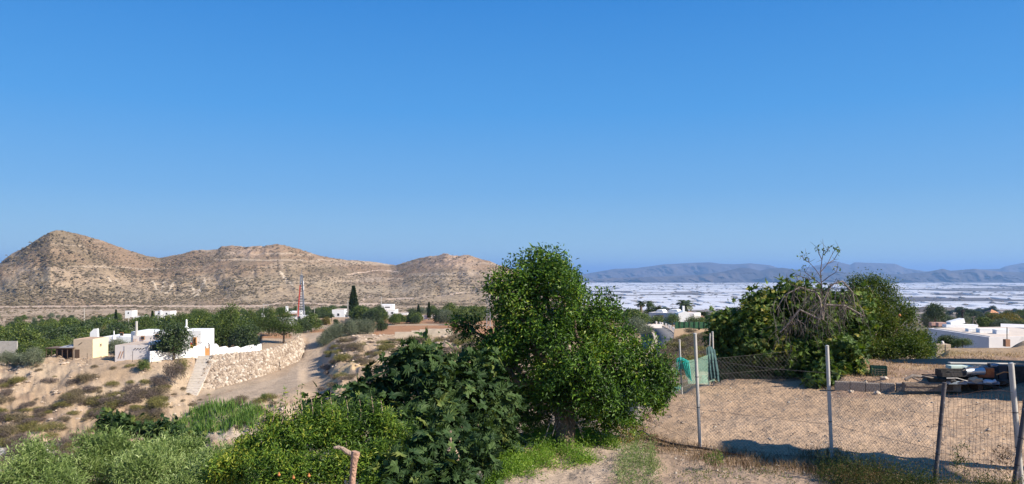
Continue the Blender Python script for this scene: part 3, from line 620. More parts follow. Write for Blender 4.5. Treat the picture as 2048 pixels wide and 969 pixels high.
iron = basic('dark_iron', (.04, .035, .035), .6, .2, 5, metal=.3)
galv = basic('galvanised_steel', (.50, .47, .42), .5, .12, 6, metal=.2, stains=((.30, .25, .20), 7, .60))
conc = basic('concrete', (.40, .37, .33), .9, .12, 3, bump=.4, bscale=14, stains=((.28, .25, .22), 2.2, .55))
beige = basic('beige_render', (.58, .42, .30), .9, .08, .8, bump=.2, bscale=4, stains=((.48, .35, .26), .6, .55))
stone_m = basic('field_stone', (.52, .42, .32), .9, .0, 1, bump=.5, bscale=7)
def facade_mat():  # stones each with a tone of their own
    m, n, N = newmat('wall_stones'); L = n.links.new; geo = N('ShaderNodeNewGeometry'); cr = N('ShaderNodeValToRGB'); out = N('ShaderNodeOutputMaterial'); b = N('ShaderNodeBsdfPrincipled')
    el = cr.color_ramp.elements; el.new(.4); el.new(.75)
    for i_, (p, c) in enumerate([(0, (.22, .165, .125)), (.4, (.33, .255, .19)), (.75, (.42, .34, .26)), (1, (.52, .46, .38))]): el[i_].position = p; el[i_].color = c + (1,)
    L(geo.outputs['Random Per Island'], cr.inputs[0]); L(cr.outputs[0], b.inputs['Base Color']); b.inputs['Roughness'].default_value = .9; b.inputs['Specular IOR Level'].default_value = .15
    L(b.outputs[0], out.inputs[0]); return m
stones_m = facade_mat()

def house(name, label, cat, pxl, D, sx_, sy_, h, yaw=0, wm=None, rm=None, zb=None, parapet=.25, group=None, ztop=None):
    """box house, root at the front left corner on the ground, local x along the front, y going back"""
    x = M2(pxl, D); z = gz(x, D) if zb is None else zb
    if ztop is not None: h = ztop - z
    t = thing(name, label, cat, (x, D, z), yaw, group)
    wm = wm or white; rm = rm or flatroof
    wb = MB(); th = .25; z0 = -1.2
    wb.box(0, sx_, 0, th, z0, h); wb.box(0, sx_, sy_ - th, sy_, z0, h); wb.box(0, th, th, sy_ - th, z0, h); wb.box(sx_ - th, sx_, th, sy_ - th, z0, h)
    wb.build('wall', wm, t)
    MB().box(th + .003, sx_ - th - .003, th + .003, sy_ - th - .003, h - parapet - .2, h - parapet).build('roof', rm, t)
    t['h'] = h; return t
def window(t, x, z, w_=1.0, h_=1.1, side='front', sx_=0, frame=white, name='window', gm_=None):
    if side == 'front':
        f = MB().box(x, x + w_, -.06, -.003, z, z + .1).box(x, x + w_, -.06, -.003, z + h_ - .1, z + h_).box(x, x + .1, -.06, -.003, z + .1, z + h_ - .1).box(x + w_ - .1, x + w_, -.06, -.003, z + .1, z + h_ - .1).build(name, frame, t)
        MB().box(x + .1, x + w_ - .1, -.03, -.004, z + .1, z + h_ - .1).build('pane', gm_ or glass, f)
    else:
        f = MB().box(sx_ + .003, sx_ + .06, x, x + w_, z, z + .1).box(sx_ + .003, sx_ + .06, x, x + w_, z + h_ - .1, z + h_).box(sx_ + .003, sx_ + .06, x, x + .1, z + .1, z + h_ - .1).box(sx_ + .003, sx_ + .06, x + w_ - .1, x + w_, z + .1, z + h_ - .1).build(name, frame, t)
        MB().box(sx_ + .004, sx_ + .03, x + .1, x + w_ - .1, z + .1, z + h_ - .1).build('pane', gm_ or glass, f)
    return f
# --- yellow shed
D = 121.5
sh = house('storage_shed', 'flat roofed shed with one bright cream side and a tan front', 'shed', 147, D, 3.0, 4.6, 2.9, 0, tan, basic('shed_roof', (.45, .30, .2), .9, .1, 2), zb=ZZ(716, D), parapet=.05)
hshed = 2.9
MB().box(3.003, 3.03, -.02, 4.62, -1.2, 2.9).build('side_wall', cream, sh)['label'] = 'bright cream rendered side wall'
window(sh, 2.0, 1.55, .55, .5, 'side', 3.03, tan, 'window', wood_dark)
MB().box(.25, .95, -.05, -.003, 0, 1.3).build('door', wood_dark, sh)
MB().obox((1.1, -.05, 2.2), .7, .04, .08, ry=-.6).build('bracket', iron, sh)
# --- animal pen with tarpaulins
t = thing('pergola_shelter', 'low brown timber shelter with grey tarpaulins left of the cream shed', 'shelter', GP(92, 121) - Vector((0, 0, .0)))
zb_ = ZZ(717, 121) - t.location.z
for i_ in range(6):
    for yq in (0, 2.6): MB().box(i_ * .82, i_ * .82 + .08, yq, yq + .08, zb_ - .4, zb_ + 1.55).build('post', wood_dark, t)
for yq in (-.1, 2.68): MB().box(-.1, 4.3, yq, yq + .1, zb_ + 1.5, zb_ + 1.62).build('beam', wood_dark, t)
MB().box(-.1, 4.3, 0, 2.66, zb_ + 1.56, zb_ + 1.62).build('roof', basic('old_reed_roof', (.16, .11, .08), .9, .3, 4, bump=.5), t)
g = np.random.default_rng(3)
q = MB(); q.raw([(1.9, .1, zb_ + 1.64), (3.1, 0, zb_ + 1.64), (4.2, .1, zb_ + 1.66), (1.95, 1.5, zb_ + 1.8), (3.0, 1.5, zb_ + 1.72), (3.8, 1.4, zb_ + 2.15), (2.0, 2.5, zb_ + 1.7), (3.0, 2.5, zb_ + 1.95), (4.2, 2.5, zb_ + 1.7)], [(0, 1, 4, 3), (1, 2, 5, 4), (3, 4, 7, 6), (4, 5, 8, 7)])
q.build('tarpaulin', basic('grey_tarpaulin', (.30, .29, .29), .6, .12, 3), t)
MB().box(.2, 3.9, 2.2, 2.3, zb_ - .3, zb_ + 1.3).build('back_panel', wood_dark, t)
# --- white farmhouse: low front room, higher middle, porch, tower block
mh = thing('farmhouse', 'rambling whitewashed farmhouse with a dark porch, round chimney and grey flue', 'house', (M2(230, 119), 119, ZZ(717, 119)))
X0, Y0, Z0 = mh.location
def hb(name, a, m=white, par=None):  # box given in pixels at a depth
    pxl, pxr, pyt, pyb, D, dep = a
    x0, x1 = M2(pxl, D) - X0, M2(pxr, D) - X0
    return MB().box(x0, x1, D - Y0, D - Y0 + dep, ZZ(pyb, D) - Z0, ZZ(pyt, D) - Z0).build(name, m, par or mh)
w1 = hb('wall', (230, 297, 691, 733, 119, 6.5), white_dull)
hb('porch_shade_panel', (298, 338, 691, 704, 120.9, .3), basic('porch_shade', (.035, .03, .028), .9, .2, 3))  # solid near-black panel standing in for the shade under the porch slab
x0, x1 = M2(230, 119) - X0, M2(297, 119) - X0; zt = ZZ(691, 119) - Z0
MB().box(x0 + .2, x1 - .2, .25, 6.3, zt + .002, zt + .03).build('roof', flatroof, mh)
for sp in range(4): MB().box(3.1 + .42 * sp * 1.0, 3.1 + .42 * sp + .1, -.16, -.002, zt - .55, zt - .42).build('waterspout', iron, w1)
# slanting stair rails on the front
for sp in range(2): MB().tube([(.55 + sp * .35, -.06, zt - 2.0), (.95 + sp * .35, -.06, zt - .9)], .035, 4).build('ladder_rail', wood_brown, w1)
hb('upper_wall', (262, 398, 664, 700, 126, 6), white)
hb('upper_wall', (266, 330, 672, 700, 125.3, .6), white_dull)
# flue
p = P(273, 672, 125.6); MB().tube([(p.x - X0, p.y - Y0, p.z - Z0 - .5), (p.x - X0, p.y - Y0, ZZ(643, 125.6) - Z0)], .19, 10).build('flue', galv, mh)
# vents and chimneys
def bell(px, pyb_, D, s, parent=mh, org=None):
    p = P(px, pyb_, D) - Vector((X0, Y0, Z0)); prof = [(0, .55), (.35, .55), (.8, .45), (1.15, .22), (1.3, .14), (2.3, .12), (2.4, .02)]
    MB().tube([(p.x, p.y, p.z + a * s) for a, _ in prof], [b_ * s for _, b_ in prof], 10).build('chimney', white, parent, True)
bell(373, 667, 126, .95); bell(228, 679, 130, .6)
MB().prism([(0, -1.2), (1.35, -1.2), (1.2, .95), (.6, .9), (0, .3)], 0, .5).build('roof_hatch', white, mh, loc=P(180, 669, 131) - Vector((X0, Y0, Z0)))
hb('upper_wall', (205, 262, 674, 690, 133, 6), white)
# small ladder leaning on the roof
lp = P(267, 690, 124.8) - Vector((X0, Y0, Z0))
ld = MB(); ld.tube([(lp.x - .2, lp.y, lp.z), (lp.x - .05, lp.y + .25, lp.z + .95)], .03, 4).tube([(lp.x + .2, lp.y, lp.z), (lp.x + .35, lp.y + .25, lp.z + .95)], .03, 4)
for q in range(4): ld.box(lp.x - .18 + q * .04, lp.x + .22 + q * .04, lp.y + q * .06, lp.y + .03 + q * .06, lp.z + .15 + q * .22, lp.z + .19 + q * .22)
tag(ld.build('ladder', wood_brown), 'short red brown ladder leaning on the farmhouse roof wall', 'ladder').location = mh.location
# porch: slab on wall, inside shade painted as a dark panel
hb('porch_slab', (297, 345, 684, 690, 120.5, 5.2), white)
pr_ = hb('porch_back', (300, 380, 690, 712, 125.4, .4), white)
hb('tower_wall', (352, 402, 662, 716, 124.6, 5.5), white)
# window with brown shutters on the tower face looking east is seen on its front
fx0, fx1 = M2(386, 124.5) - X0, M2(392, 124.5) - X0
wq = MB().box(fx0, fx1, 124.5 - Y0, 124.59 - Y0, ZZ(694, 124.5) - Z0, ZZ(675, 124.5) - Z0).build('window', wood_brown, mh)
MB().box(fx1 + .02, fx1 + .1, 124.3 - Y0, 124.59 - Y0, ZZ(694, 124.5) - Z0, ZZ(675, 124.5) - Z0).build('window_grille', wood_brown, wq)
for a, b_, D_1 in ((240, 672, 132.9), (282, 680, 125.2), (310, 676, 125.2)):
    x0 = M2(a, D_1) - X0; z0 = ZZ(b_, D_1) - Z0; f = MB().box(x0, x0 + .6, D_1 - Y0 - .05, D_1 - Y0 - .003, z0, z0 + .6).build('window', wood_brown, mh); MB().box(x0 + .08, x0 + .52, D_1 - Y0 - .08, D_1 - Y0 - .051, z0 + .08, z0 + .52).build('pane', glass, f)
MB().tube([(M2(250, 118.9) - X0, -.1, .1), (M2(250, 118.9) - X0, -.1, 2.0)], .03, 5).build('downpipe', galv, mh)
MB().tube([(M2(330, 126) - X0, 7.2, ZZ(664, 126) - Z0), (M2(330, 126) - X0, 7.2, ZZ(648, 126) - Z0)], .03, 5).build('aerial', iron, mh)
# --- garden wall in steps, arch gate, side gate
gw = thing('garden_wall', 'bright white garden wall with an arched gateway at the head of the steps', 'wall', P(300, 719, 117))
gdir = Vector((4.7, 7.0, 0)).normalized(); ang = math.atan2(gdir.y, gdir.x); gw.rotation_euler = (0, 0, ang)
def loc_s(px):  # parameter along the wall line for an image column
    # ray (u,1)*D hits line A + s*d
    u = (px - W / 2) / F; A = gw.location; den = gdir.x - u * gdir.y; return (u * A.y - A.x) / den
def wz(px, py_):
    s = loc_s(px); Dd = gw.location.y + gdir.y * s; return ZZ(py_, Dd) - gw.location.z
def wallpart(pts, th=.3, name='wall', off=0.0):
    """pts: list of (px, top py); base py line under it"""
    poly_ = [(loc_s(a), wz(a, b_)) for a, b_ in pts]
    mb = MB()
    for (a, za), (b_, zb2) in zip(poly_, poly_[1:]):
        if b_ - a < .01: continue
        mb.prism([(a, -1.2), (b_, -1.2), (b_, zb2), (a, za)], off, off + th)
    return mb.build(name, white, gw)
wallpart([(300, 703.5), (323, 701), (323.01, 705), (364, 703)])
wallpart([(364, 692), (370, 693), (378, 698), (385, 694.5), (396, 692), (402, 689)])
wallpart([(402, 689), (404.5, 686.5)]); s0, s1 = loc_s(409.5), loc_s(419.5)
ar = MB(); sc0 = (s0 + s1) / 2; rr = (s1 - s0) / 2; zsp = wz(414, 691); zpk = zsp + rr + .45
ar.prism([(loc_s(404.5), -1.2), (s0, -1.2), (s0, zsp), (loc_s(404.5), wz(405, 686.5))], -.05, .35)
outer = [(loc_s(404.5), wz(405, 686.5)), (s0 - .35, wz(407, 684.5)), (sc0 - rr * .75, zpk - .12), (sc0, zpk + .05), (sc0 + rr * .75, zpk - .12), (s1 + .35, wz(422, 685)), (loc_s(427), wz(427, 686))]
inner = [(sc0 - rr * math.cos(math.pi * k / 6), zsp + rr * math.sin(math.pi * k / 6)) for k in range(7)]
for k in range(6): ar.prism([inner[k], inner[k + 1], outer[k + 1], outer[k]], -.05, .35)
ar.prism([(s1, -1.2), (loc_s(427), -1.2), outer[-1], (s1, zsp)], -.05, .35)
ar.build('arch', white, gw)
wallpart([(427, 687), (430, 689), (433, 688), (437, 692), (438, 696)])
wallpart([(438, 696), (452, 693), (458, 697), (476, 693), (482, 697), (496, 692), (508, 690), (508.01, 693.5), (523, 688)])
dg = MB(); zg0 = wz(414, 712); zgm = wz(414, 697)
dg.box(s0 + .03, s1 - .03, .05, .12, zg0 - .3, zgm); gt_ = dg.build('gate', wood_brown, gw)
dk = MB(); dk.prism([(s0, zgm), (s1, zgm)] + inner[::-1], .9, .95); 
for k in range(5): gt2 = MB().tube([(s0 + (k + .5) * (s1 - s0) / 5, .08, zgm), (s0 + (k + .5) * (s1 - s0) / 5, .08, zgm + .5)], .03, 4).build('finial', wood_brown, gt_)
fl = thing('flag', 'small red and yellow flag hanging by the arched gate', 'flag', P(380.5, 699, 122.0))
MB().tube([(0, 0, -.9), (.05, 0, 1.2)], .025, 5).build('pole', iron, fl)
MB().raw([(0, -.03, .2), (.35, .02, .15), (.4, -.02, .6), (.03, -.03, .75)], [(0, 1, 2, 3)]).build('lower_cloth', basic('yellow_cloth', (.75, .5, .03), .7), fl)
MB().raw([(.03, -.03, .75), (.4, -.02, .6), (.33, .03, .95), (.05, -.02, 1.1)], [(0, 1, 2, 3)]).build('upper_cloth', basic('red_cloth', (.45, .03, .02), .7), fl)
sg = thing('garden_gate', 'narrow dark slatted gate between the low room and the white wall', 'gate', P(297.5, 719, 118.5))
for k in range(5): MB().box(k * .1, k * .1 + .05, -.02, .02, -.2, 1.05).build('slat', iron, sg)
MB().box(0, .45, -.03, -.021, .9, .96).box(0, .45, -.03, -.021, .1, .16).build('rail', iron, sg)
# --- retaining wall of round field stones
top = [P(*a) for a in WT]
bot = [P(*a) for a in WB]
def curve(pts, n):
    pts = [np.array(p) for p in pts]; tt_ = np.linspace(0, len(pts) - 1, n); i0 = np.minimum(tt_.astype(int), len(pts) - 2); f_ = (tt_ - i0)[:, None]
    a = np.array([pts[i] for i in i0]); b_ = np.array([pts[i + 1] for i in i0]); return a * (1 - f_) + b_ * f_
nu, nv = 110, 20
ct, cb = curve(top, nu), curve(bot, nu)
V = np.array([[cb[i_] * (1 - j_ / (nv - 1)) + ct[i_] * (j_ / (nv - 1)) for j_ in range(nv)] for i_ in range(nu)])
V2 = np.concatenate([V, (V[:, -1:] + np.array([-.35, .9, -.02]))], 1)
ii = np.arange(nu * (nv + 1)).reshape(nu, nv + 1)
ff = np.stack([ii[:-1, :-1], ii[1:, :-1], ii[1:, 1:], ii[:-1, 1:]], -1).reshape(-1, 4)
rw = thing('stone_retaining_wall', 'long leaning retaining wall of pale round field stones below the white garden wall', 'stone wall', tuple(bot[0]))
o0 = np.array(bot[0])
link('mortar_bed', mesh('mortar_bed', [((V2 - o0).reshape(-1, 3), ff, 0)], basic('mortar', (.20, .155, .115), .95, .12, 2, bump=.4, bscale=6)), rw)
g = np.random.default_rng(9); sv = []; sf = []; cnt = 0
bm = bmesh.new(); bmesh.ops.create_icosphere(bm, subdivisions=2, radius=1); bv0 = np.array([v.co[:] for v in bm.verts]); bf0 = np.array([[v.index for v in f.verts] for f in bm.faces]); bm.free()
nrm_f = np.array([.62, -.74, .25])
row = 0.0
while row < 1.0:
    u_ = g.uniform(0, .01)
    while u_ < 1:
        i_ = u_ * (nu - 1); a_ = int(i_); hgt = np.linalg.norm(ct[a_] - cb[a_]); s_ = g.uniform(.17, .40)
        v_ = row + g.normal(0, .012); v_ = min(max(v_, .01), .99)
        c_ = cb[a_] * (1 - v_) + ct[a_] * v_; nx_ = min(a_ + 1, nu - 1); c_ = c_ + (cb[nx_] - cb[a_]) * (i_ - a_) 
        q_ = g.normal(0, 1, (3, 3)); qq, _ = np.linalg.qr(q_)
        vv = (bv0 * np.array([s_ * g.uniform(.9, 1.35), s_ * g.uniform(.7, 1), s_ * .8])) @ qq.T * (1 + .12 * g.normal(0, 1, (len(bv0), 1)) * .6)
        sv.append(vv + c_ + nrm_f * s_ * .05 - o0); sf.append(bf0 + cnt * len(bv0)); cnt += 1
        u_ += s_ * 2.35 / 62 * (1.0 + .4 * (u_ < .3) * 0)
    row += .052
link('stones', mesh('stones', [(np.concatenate(sv), np.concatenate(sf), 0)], stones_m), rw); print('stones', cnt)
dp = P(557, 700, 138) - Vector(o0); d2 = P(561, 745, 131.5) - Vector(o0)
MB().tube([tuple(dp), tuple(d2)], .05, 6).build('drainpipe', iron, rw)
# steps down beside it
st = thing('garden_steps', 'flight of pale concrete steps running down from the arched gate', 'steps', tuple(P(385, 797, 111.0)))
so0 = st.location; ns = 26; smb = MB()
for k in range(ns):
    f_ = k / (ns - 1); c0 = P(379, 795, 110.8).lerp(P(413, 713.5, 122.4), f_); f1_ = (k + 1) / (ns - 1); c1 = P(379, 795, 110.8).lerp(P(413, 713.5, 122.4), f1_)
    wd = .9 + .5 * f_; p = c0 - so0; dpt = (c1.y - c0.y); hgt = c1.z - c0.z
    v = []
    for zq in (-1.5, hgt * .5):
        v += [(p.x - wd, p.y, p.z + zq), (p.x + wd, p.y, p.z + zq), (p.x + wd + (c1.x - c0.x), p.y + dpt, p.z + zq), (p.x - wd + (c1.x - c0.x), p.y + dpt, p.z + zq)]
    smb.raw(v, [(0, 1, 5, 4), (1, 2, 6, 5), (2, 3, 7, 6), (3, 0, 4, 7), (4, 5, 6, 7)])
smb.build('treads', basic('pale_concrete', (.60, .53, .45), .9, .1, 2, bump=.3, bscale=9, stains=((.45, .38, .31), 1.5, .55)), st)
# --- fence posts in front of the house and shed
for i_, (a, b_, t_) in enumerate([(265, 719, 703), (303, 722, 705), (174, 721, 707), (424, 712, 705), (345, 716, 703), (222, 714, 706)]):
    Dd = 116.5 if a != 424 else 121; p = P(a, b_, Dd); o = MB().tube([(0, 0, -.4), (.03, 0, ZZ(t_, Dd) - p.z)], .035, 5).build('fence_post', iron, None, False, p)
    tag(o, ['dark thin post standing before the low white room', 'dark thin post at the slatted garden gate', 'dark thin post before the tan front of the shed', 'thin stake at the edge of the steps landing', 'dark thin post against the white garden wall', 'dark thin post by the cream side of the shed'][i_], 'post', 'thin fence posts around the farmhouse')

# --- communications tower with hut
Dt = 215.0; p = P(603.5, 652, Dt); bw, bh = 2.5, ZZ(548, Dt) - ZZ(650, Dt)
tw_ = thing('lattice_tower', 'tall red and white lattice mast above the white cabin', 'mast', p)
redm = basic('red_paint', (.42, .06, .04), .6, .15, 2); whm = basic('white_paint', (.72, .70, .70), .5, .08, 2); gm2 = basic('mast_steel', (.30, .31, .34), .5, .1, 2, metal=.5)
def leg3(k, z): 
    wv = bw / 2 * (1 - .82 * z / bh); a_ = R([200, 330, 80][k]); return Vector((math.cos(a_) * wv, math.sin(a_) * wv, z))
nb_ = 14
for s_ in range(5):
    za, zb2 = bh * s_ / 5, bh * (s_ + 1) / 5
    mb = MB()
    for k in range(3):
        mb.tube([leg3(k, za), leg3(k, zb2)], .2 if k == 0 else .12, 5, m=(0 if k == 0 and s_ < 4 else 1))
        for q in range(4):
            a_, b_ = za + (zb2 - za) * q / 4, za + (zb2 - za) * (q + 1) / 4
            mb.tube([leg3(k, a_), leg3((k + 1) % 3, b_)], .045, 4, m=1).tube([leg3(k, b_), leg3((k + 1) % 3, b_)], .04, 4, m=2).tube([leg3((k + 1) % 3, a_), leg3(k, b_)], .045, 4, m=1)
    mb.build('mast_section', [redm, gm2, whm], tw_)
MB().tube([(0, 0, bh), (0, 0, bh + 1.2)], .04, 4).build('antenna', gm2, tw_)
for k in range(2): MB().tube([leg3(1, bh * (.7 + .1 * k)) + Vector((.2, -.3, 0)), leg3(1, bh * (.7 + .1 * k)) + Vector((.2, -.3, 1.1))], .12, 7).build('antenna_panel', whm, tw_)
ct_ = thing('equipment_cabin', 'white cabin with a dark left side at the foot of the mast', 'cabin', P(601, 651, 211))
sx_ = 2.0; hc = ZZ(632, 211) - ZZ(651, 211)
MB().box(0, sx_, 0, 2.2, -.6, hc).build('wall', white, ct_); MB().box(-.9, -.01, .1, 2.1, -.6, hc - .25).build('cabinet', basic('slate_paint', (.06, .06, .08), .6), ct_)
MB().box(-.06, sx_ + .06, -.06, 2.26, hc + .003, hc + .08).build('roof', white, ct_)
# --- poles
def pole(px, top_, bot_, D, r, label, m=None, kind='plain', grp='utility poles of the village'):
    p = P(px, bot_, D); h = ZZ(top_, D) - p.z; t = thing('utility_pole', label, 'pole', p, 0, grp)
    MB().tube([(0, 0, -.8), (0, 0, h * .5), (0, 0, h)], [r * 1.2, r, r * .8], 7).build('shaft', m or conc, t)
    if kind == 'cross': MB().box(-.7, .7, -.05, .05, h - .35, h - .25).build('crossarm', gm2, t)
    if kind == 'pair':
        MB().tube([(1.15, 0, -.8), (1.15, 0, h * .98)], r * .8, 6).build('shaft', m or conc, t); MB().box(-.2, 1.4, -.05, .05, h - .3, h - .2).build('crossarm', gm2, t)
        MB().box(-.4, .35, -.35, .0, h * .42, h * .60).build('transformer', whm, t)
    return t
pole(168.5, 617, 642, 330, .18, 'pale concrete pole left of the small white village houses')
pole(219, 636, 652, 260, .14, 'short pale post among the orchard trees behind the cream shed')
pole(257, 637, 664, 200, .12, 'pale pole rising behind the farmhouse roof vent'); pole(242, 628, 640, 420, .13, 'thin far pole near the dark round cypress')
pole(527, 607, 655, 200, .10, 'twin pole carrying a white transformer box left of the mast', kind='pair')
pole(594.5, 612, 652, 205, .08, 'thin white pole just left of the mast'); pole(598, 604, 645, 225, .08, 'tall thin pole touching the mast on its left')
pole(629, 612, 642, 240, .08, 'thin pale pole right of the mast over beige walls'); pole(695.5, 600, 634, 260, .19, 'thick pale pole in front of the white house by the tall conifer')
pole(699.5, 602, 628, 300, .08, 'thin pole right beside the thick one by the conifer'); pole(762.5, 594, 628, 290, .17, 'tall pole before the stepped white modern house', kind='cross')
pole(784, 609, 628, 300, .09, 'thin pole on the right of the stepped white modern house'); pole(390, 612, 622, 480, .13, 'tiny far pole at the foot of the hill above the farmhouse tree')
pole(884, 612, 634, 300, .1, 'thin pole left of the round light green tree'); pole(316, 628, 650, 210, .09, 'thin pole behind the farmhouse upper wall')
# lattice pylon half hidden by the big tree
Dp = 170; p = P(977, 662, Dp); py_t = thing('lattice_pylon', 'grey lattice pylon half hidden behind the big tree', 'pylon', p); hp_ = ZZ(552, Dp) - p.z
mb = MB()
for sxx, syy in ((-1, -1), (1, -1), (1, 1), (-1, 1)): mb.tube([(sxx * .45, syy * .45, -.5), (sxx * .2, syy * .2, hp_)], .05, 4)
for q in range(14):
    a_, b_ = hp_ * q / 14, hp_ * (q + 1) / 14; wa, wb_ = .45 - .25 * a_ / hp_, .45 - .25 * b_ / hp_; sg_ = 1 if q % 2 else -1
    mb.tube([(-sg_ * wa, -wa, a_), (sg_ * wb_, -wb_, b_)], .035, 3).tube([(sg_ * wa, wa, a_), (-sg_ * wb_, wb_, b_)], .035, 3).tube([(wa, -sg_ * wa, a_), (wb_, sg_ * wb_, b_)], .035, 3)
mb.build('frame', gm2, py_t); MB().box(-1.1, 1.1, -.06, .06, hp_ - .5, hp_ - .38).build('crossarm', gm2, py_t)
# --- houses of the village
def vhouse(pxl, pxr, pyt, pyb, D, dep, label, m=None, yaw=0, name='village_house', wins=1, cat='house'):
    x0 = M2(pxl, D); wd = M2(pxr, D) - x0; t = thing(name, label, cat, (x0, D, ZZ(pyb, D)), yaw, None); h = ZZ(pyt, D) - ZZ(pyb, D)
    MB().box(0, wd, 0, dep, -1.5, h).build('wall', m or white, t)
    MB().box(.25, wd - .25, .25, dep - .25, h + .003, h + .05).build('roof', flatroof, t)
    for k in range(wins): window(t, wd * (k + .5) / wins - .5, h * .35, 1.0, min(1.1, h * .4))
    return t
vhouse(250, 264, 622, 632, 420, 6, 'small far white house between dark trees, left of its neighbours')
vhouse(266, 283, 633, 641, 380, 6, 'long low white house below the cluster of dark trees', wins=2)
t = vhouse(310, 341, 623, 633, 400, 7, 'far white house with a wide roof right of the dark trees', wins=2); MB().box(2.6, 3.6, -.4, 0, -1.4, 3.2).build('chimney', white, t)
vhouse(268, 284, 641, 646, 330, 4, 'low pale garden hut beneath the long white house', white_dull, name='garden_hut', cat='hut', wins=1)
# long house with chimney left of the mast
t = vhouse(546, 600, 634, 650, 245, 7, 'old white house with red brown roof and tall chimney behind the pine', wins=3)
MB().prism([(0, 2.55), (8.2, 3.4), (8.2, 3.65), (0, 2.8)], -.3, 7.2).build('lean_to_roof', roofc, t)
MB().box(3.5, 4.15, 1.5, 2.3, 2.5, 5.8).build('chimney', white, t)
MB().box(4.4, 8.5, 1.0, 6, 2.4, 4.1).build('upper_room', white, t)
vhouse(612, 642, 624, 631, 330, 6, 'low cream house just right of the mast', wins=2)
t = vhouse(664, 689, 620, 640, 275, 9, 'white house with a long side wall left of the thick pale pole', wins=1)
vhouse(697, 713, 624, 640, 275, 7, 'bright white block in front of the tall conifer')
t = vhouse(757, 790, 621, 633, 285, 8, 'stepped white modern house right of the conifer', wins=3)
MB().box(.5, 5.0, 2, 7, 1.9, 4.2).build('upper_storey', white, t); window(t, 2.3, 3.0, 2.0, .6)
vhouse(791, 814, 627, 637, 280, 8, 'low white annexe with a beige side joined to the modern house', white, wins=1)
tag(MB().box(0, 11.5, 0, .3, -.6, 1.1).build('garden_wall', beige, None, loc=P(787, 637, 268)), 'low pinkish wall running before the modern white house', 'wall')
for a, b_, c_, d_, D, lb in ((630, 662, 637, 649, 225, 'beige rendered yard wall left of the small brown tree'), (664, 697, 635, 645, 232, 'beige yard wall under the white house by the pole'), (690, 700, 638, 645, 228, 'short beige gate pillar right of the yard wall')):
    x0 = M2(a, D); tag(MB().box(0, M2(b_, D) - x0, 0, .35, -.8, ZZ(c_, D) - ZZ(d_, D)).build('yard_wall', beige, None, loc=P(a, d_, D)), lb, 'wall')
# stone-edged terrace walls
def lowwall(a, b_, Da, Db_, pya, pyb_, h, lb, m=None):
    p0, p1 = P(a, pya, Da), P(b_, pyb_, Db_); d = p1 - p0; n_ = max(6, int(d.length / 1.5)); g = np.random.default_rng(int(a)); mb = MB()
    for k in range(n_):
        q = p0.lerp(p1, (k + .5) / n_); mb.obox(q - p0, d.length / n_ * 1.05, .5, h * g.uniform(.8, 1.2), rz=math.atan2(d.y, d.x) + g.normal(0, .04), m=0)
    o = mb.build('terrace_wall', m or basic('terrace_stone', (.47, .39, .30), .95, .2, .8, bump=.6, bscale=3), None, loc=p0); return tag(o, lb, 'wall')
lowwall(652, 742, 166, 176, 664, 655, .9, 'low pale stone edging above the olive row')
lowwall(790, 905, 142, 144, 674, 664, 1.5, 'pale stone terrace edge below the ochre field')
t = thing('rail_fence', 'white rail fence at the far end of the ochre field', 'fence', P(858, 637, 262), 0)
for k in range(16): MB().box(k * 1.05, k * 1.05 + .12, 0, .12, -.5, 1.1).build('post', whm, t)
MB().box(0, 15.9, -.05, -.002, .9, 1.0).box(0, 15.9, -.05, -.002, .3, .38).build('rail', whm, t)
MB().box(-7, 0, .0, .3, -.5, 1.0).build('base_wall', white_dull, t)

# --- trees of the village: (kind, px, depth, height scale, label, group)
TR = [
 ('palm_low', 15, 176, 1.35, 'young palm with stiff upright fronds at the far left of the grove'),
 ('broad2', 372, 152, 1.0, 'dark tree directly behind the round farmhouse chimney'),
 ('conifer', 305, 250, .62, 'pointed dark cypress like conifer before the far white house'), ('broad2', 290, 262, 1.1, 'dark round tree left of the pointed conifer'),
 ('cypress', 232, 330, 1.05, 'small lone dark cypress far left of the white village houses'),
 ('conifer', 707, 262, 1.16, 'very tall dark Norfolk style conifer standing over the village'),
 ('pine', 458, 137, 1.6, 'bright green pine behind the stepped white garden wall'), ('pine', 568, 144, 1.32, 'wide bright pine with a bare trunk above the stone retaining wall'),
 ('pine', 537, 156, 1.15, 'smaller pine to the left of the wide bright pine'), ('broad2', 489, 134, 1.1, 'dark round tree over the right end of the garden wall'),
 ('broad', 622, 178, .98, 'deep green tree right of the mast cabin'), ('broad2', 606, 172, .8, 'darker tree at the foot of the mast'),
 ('yellow', 652, 224, .62, 'small brown leaved tree before the beige yard wall'), ('broad2', 672, 220, .4, 'little dark bush like tree before the beige wall'),
 ('broad2', 763, 164, .62, 'lone small dark tree on the ochre terrace edge'),
 ('broad', 902, 215, 1.25, 'round light green tree at the end of the ochre field'), ('olive', 893, 200, 1.1, 'grey green tree below the round light green one'), ('broad2', 880, 205, .9, 'dark low tree left of the round light green one'),
 ('cypress', 858, 262, .95, 'slim brown cypress near the white rail fence'), ('conifer', 837, 275, .50, 'open grey pine like tree right of the modern house'), ('broad2', 826, 285, .9, 'dull tree behind the modern house annexe'),
 ('broad', 925, 190, 1.0, 'green tree showing just left of the big foreground tree'), ('broad', 950, 200, 1.1, 'green tree touching the left edge of the big foreground tree'),
]
for k_, px_, D_2, s_, lb in TR: plant(k_, px_, D_2, s_, lb)
g = np.random.default_rng(23)
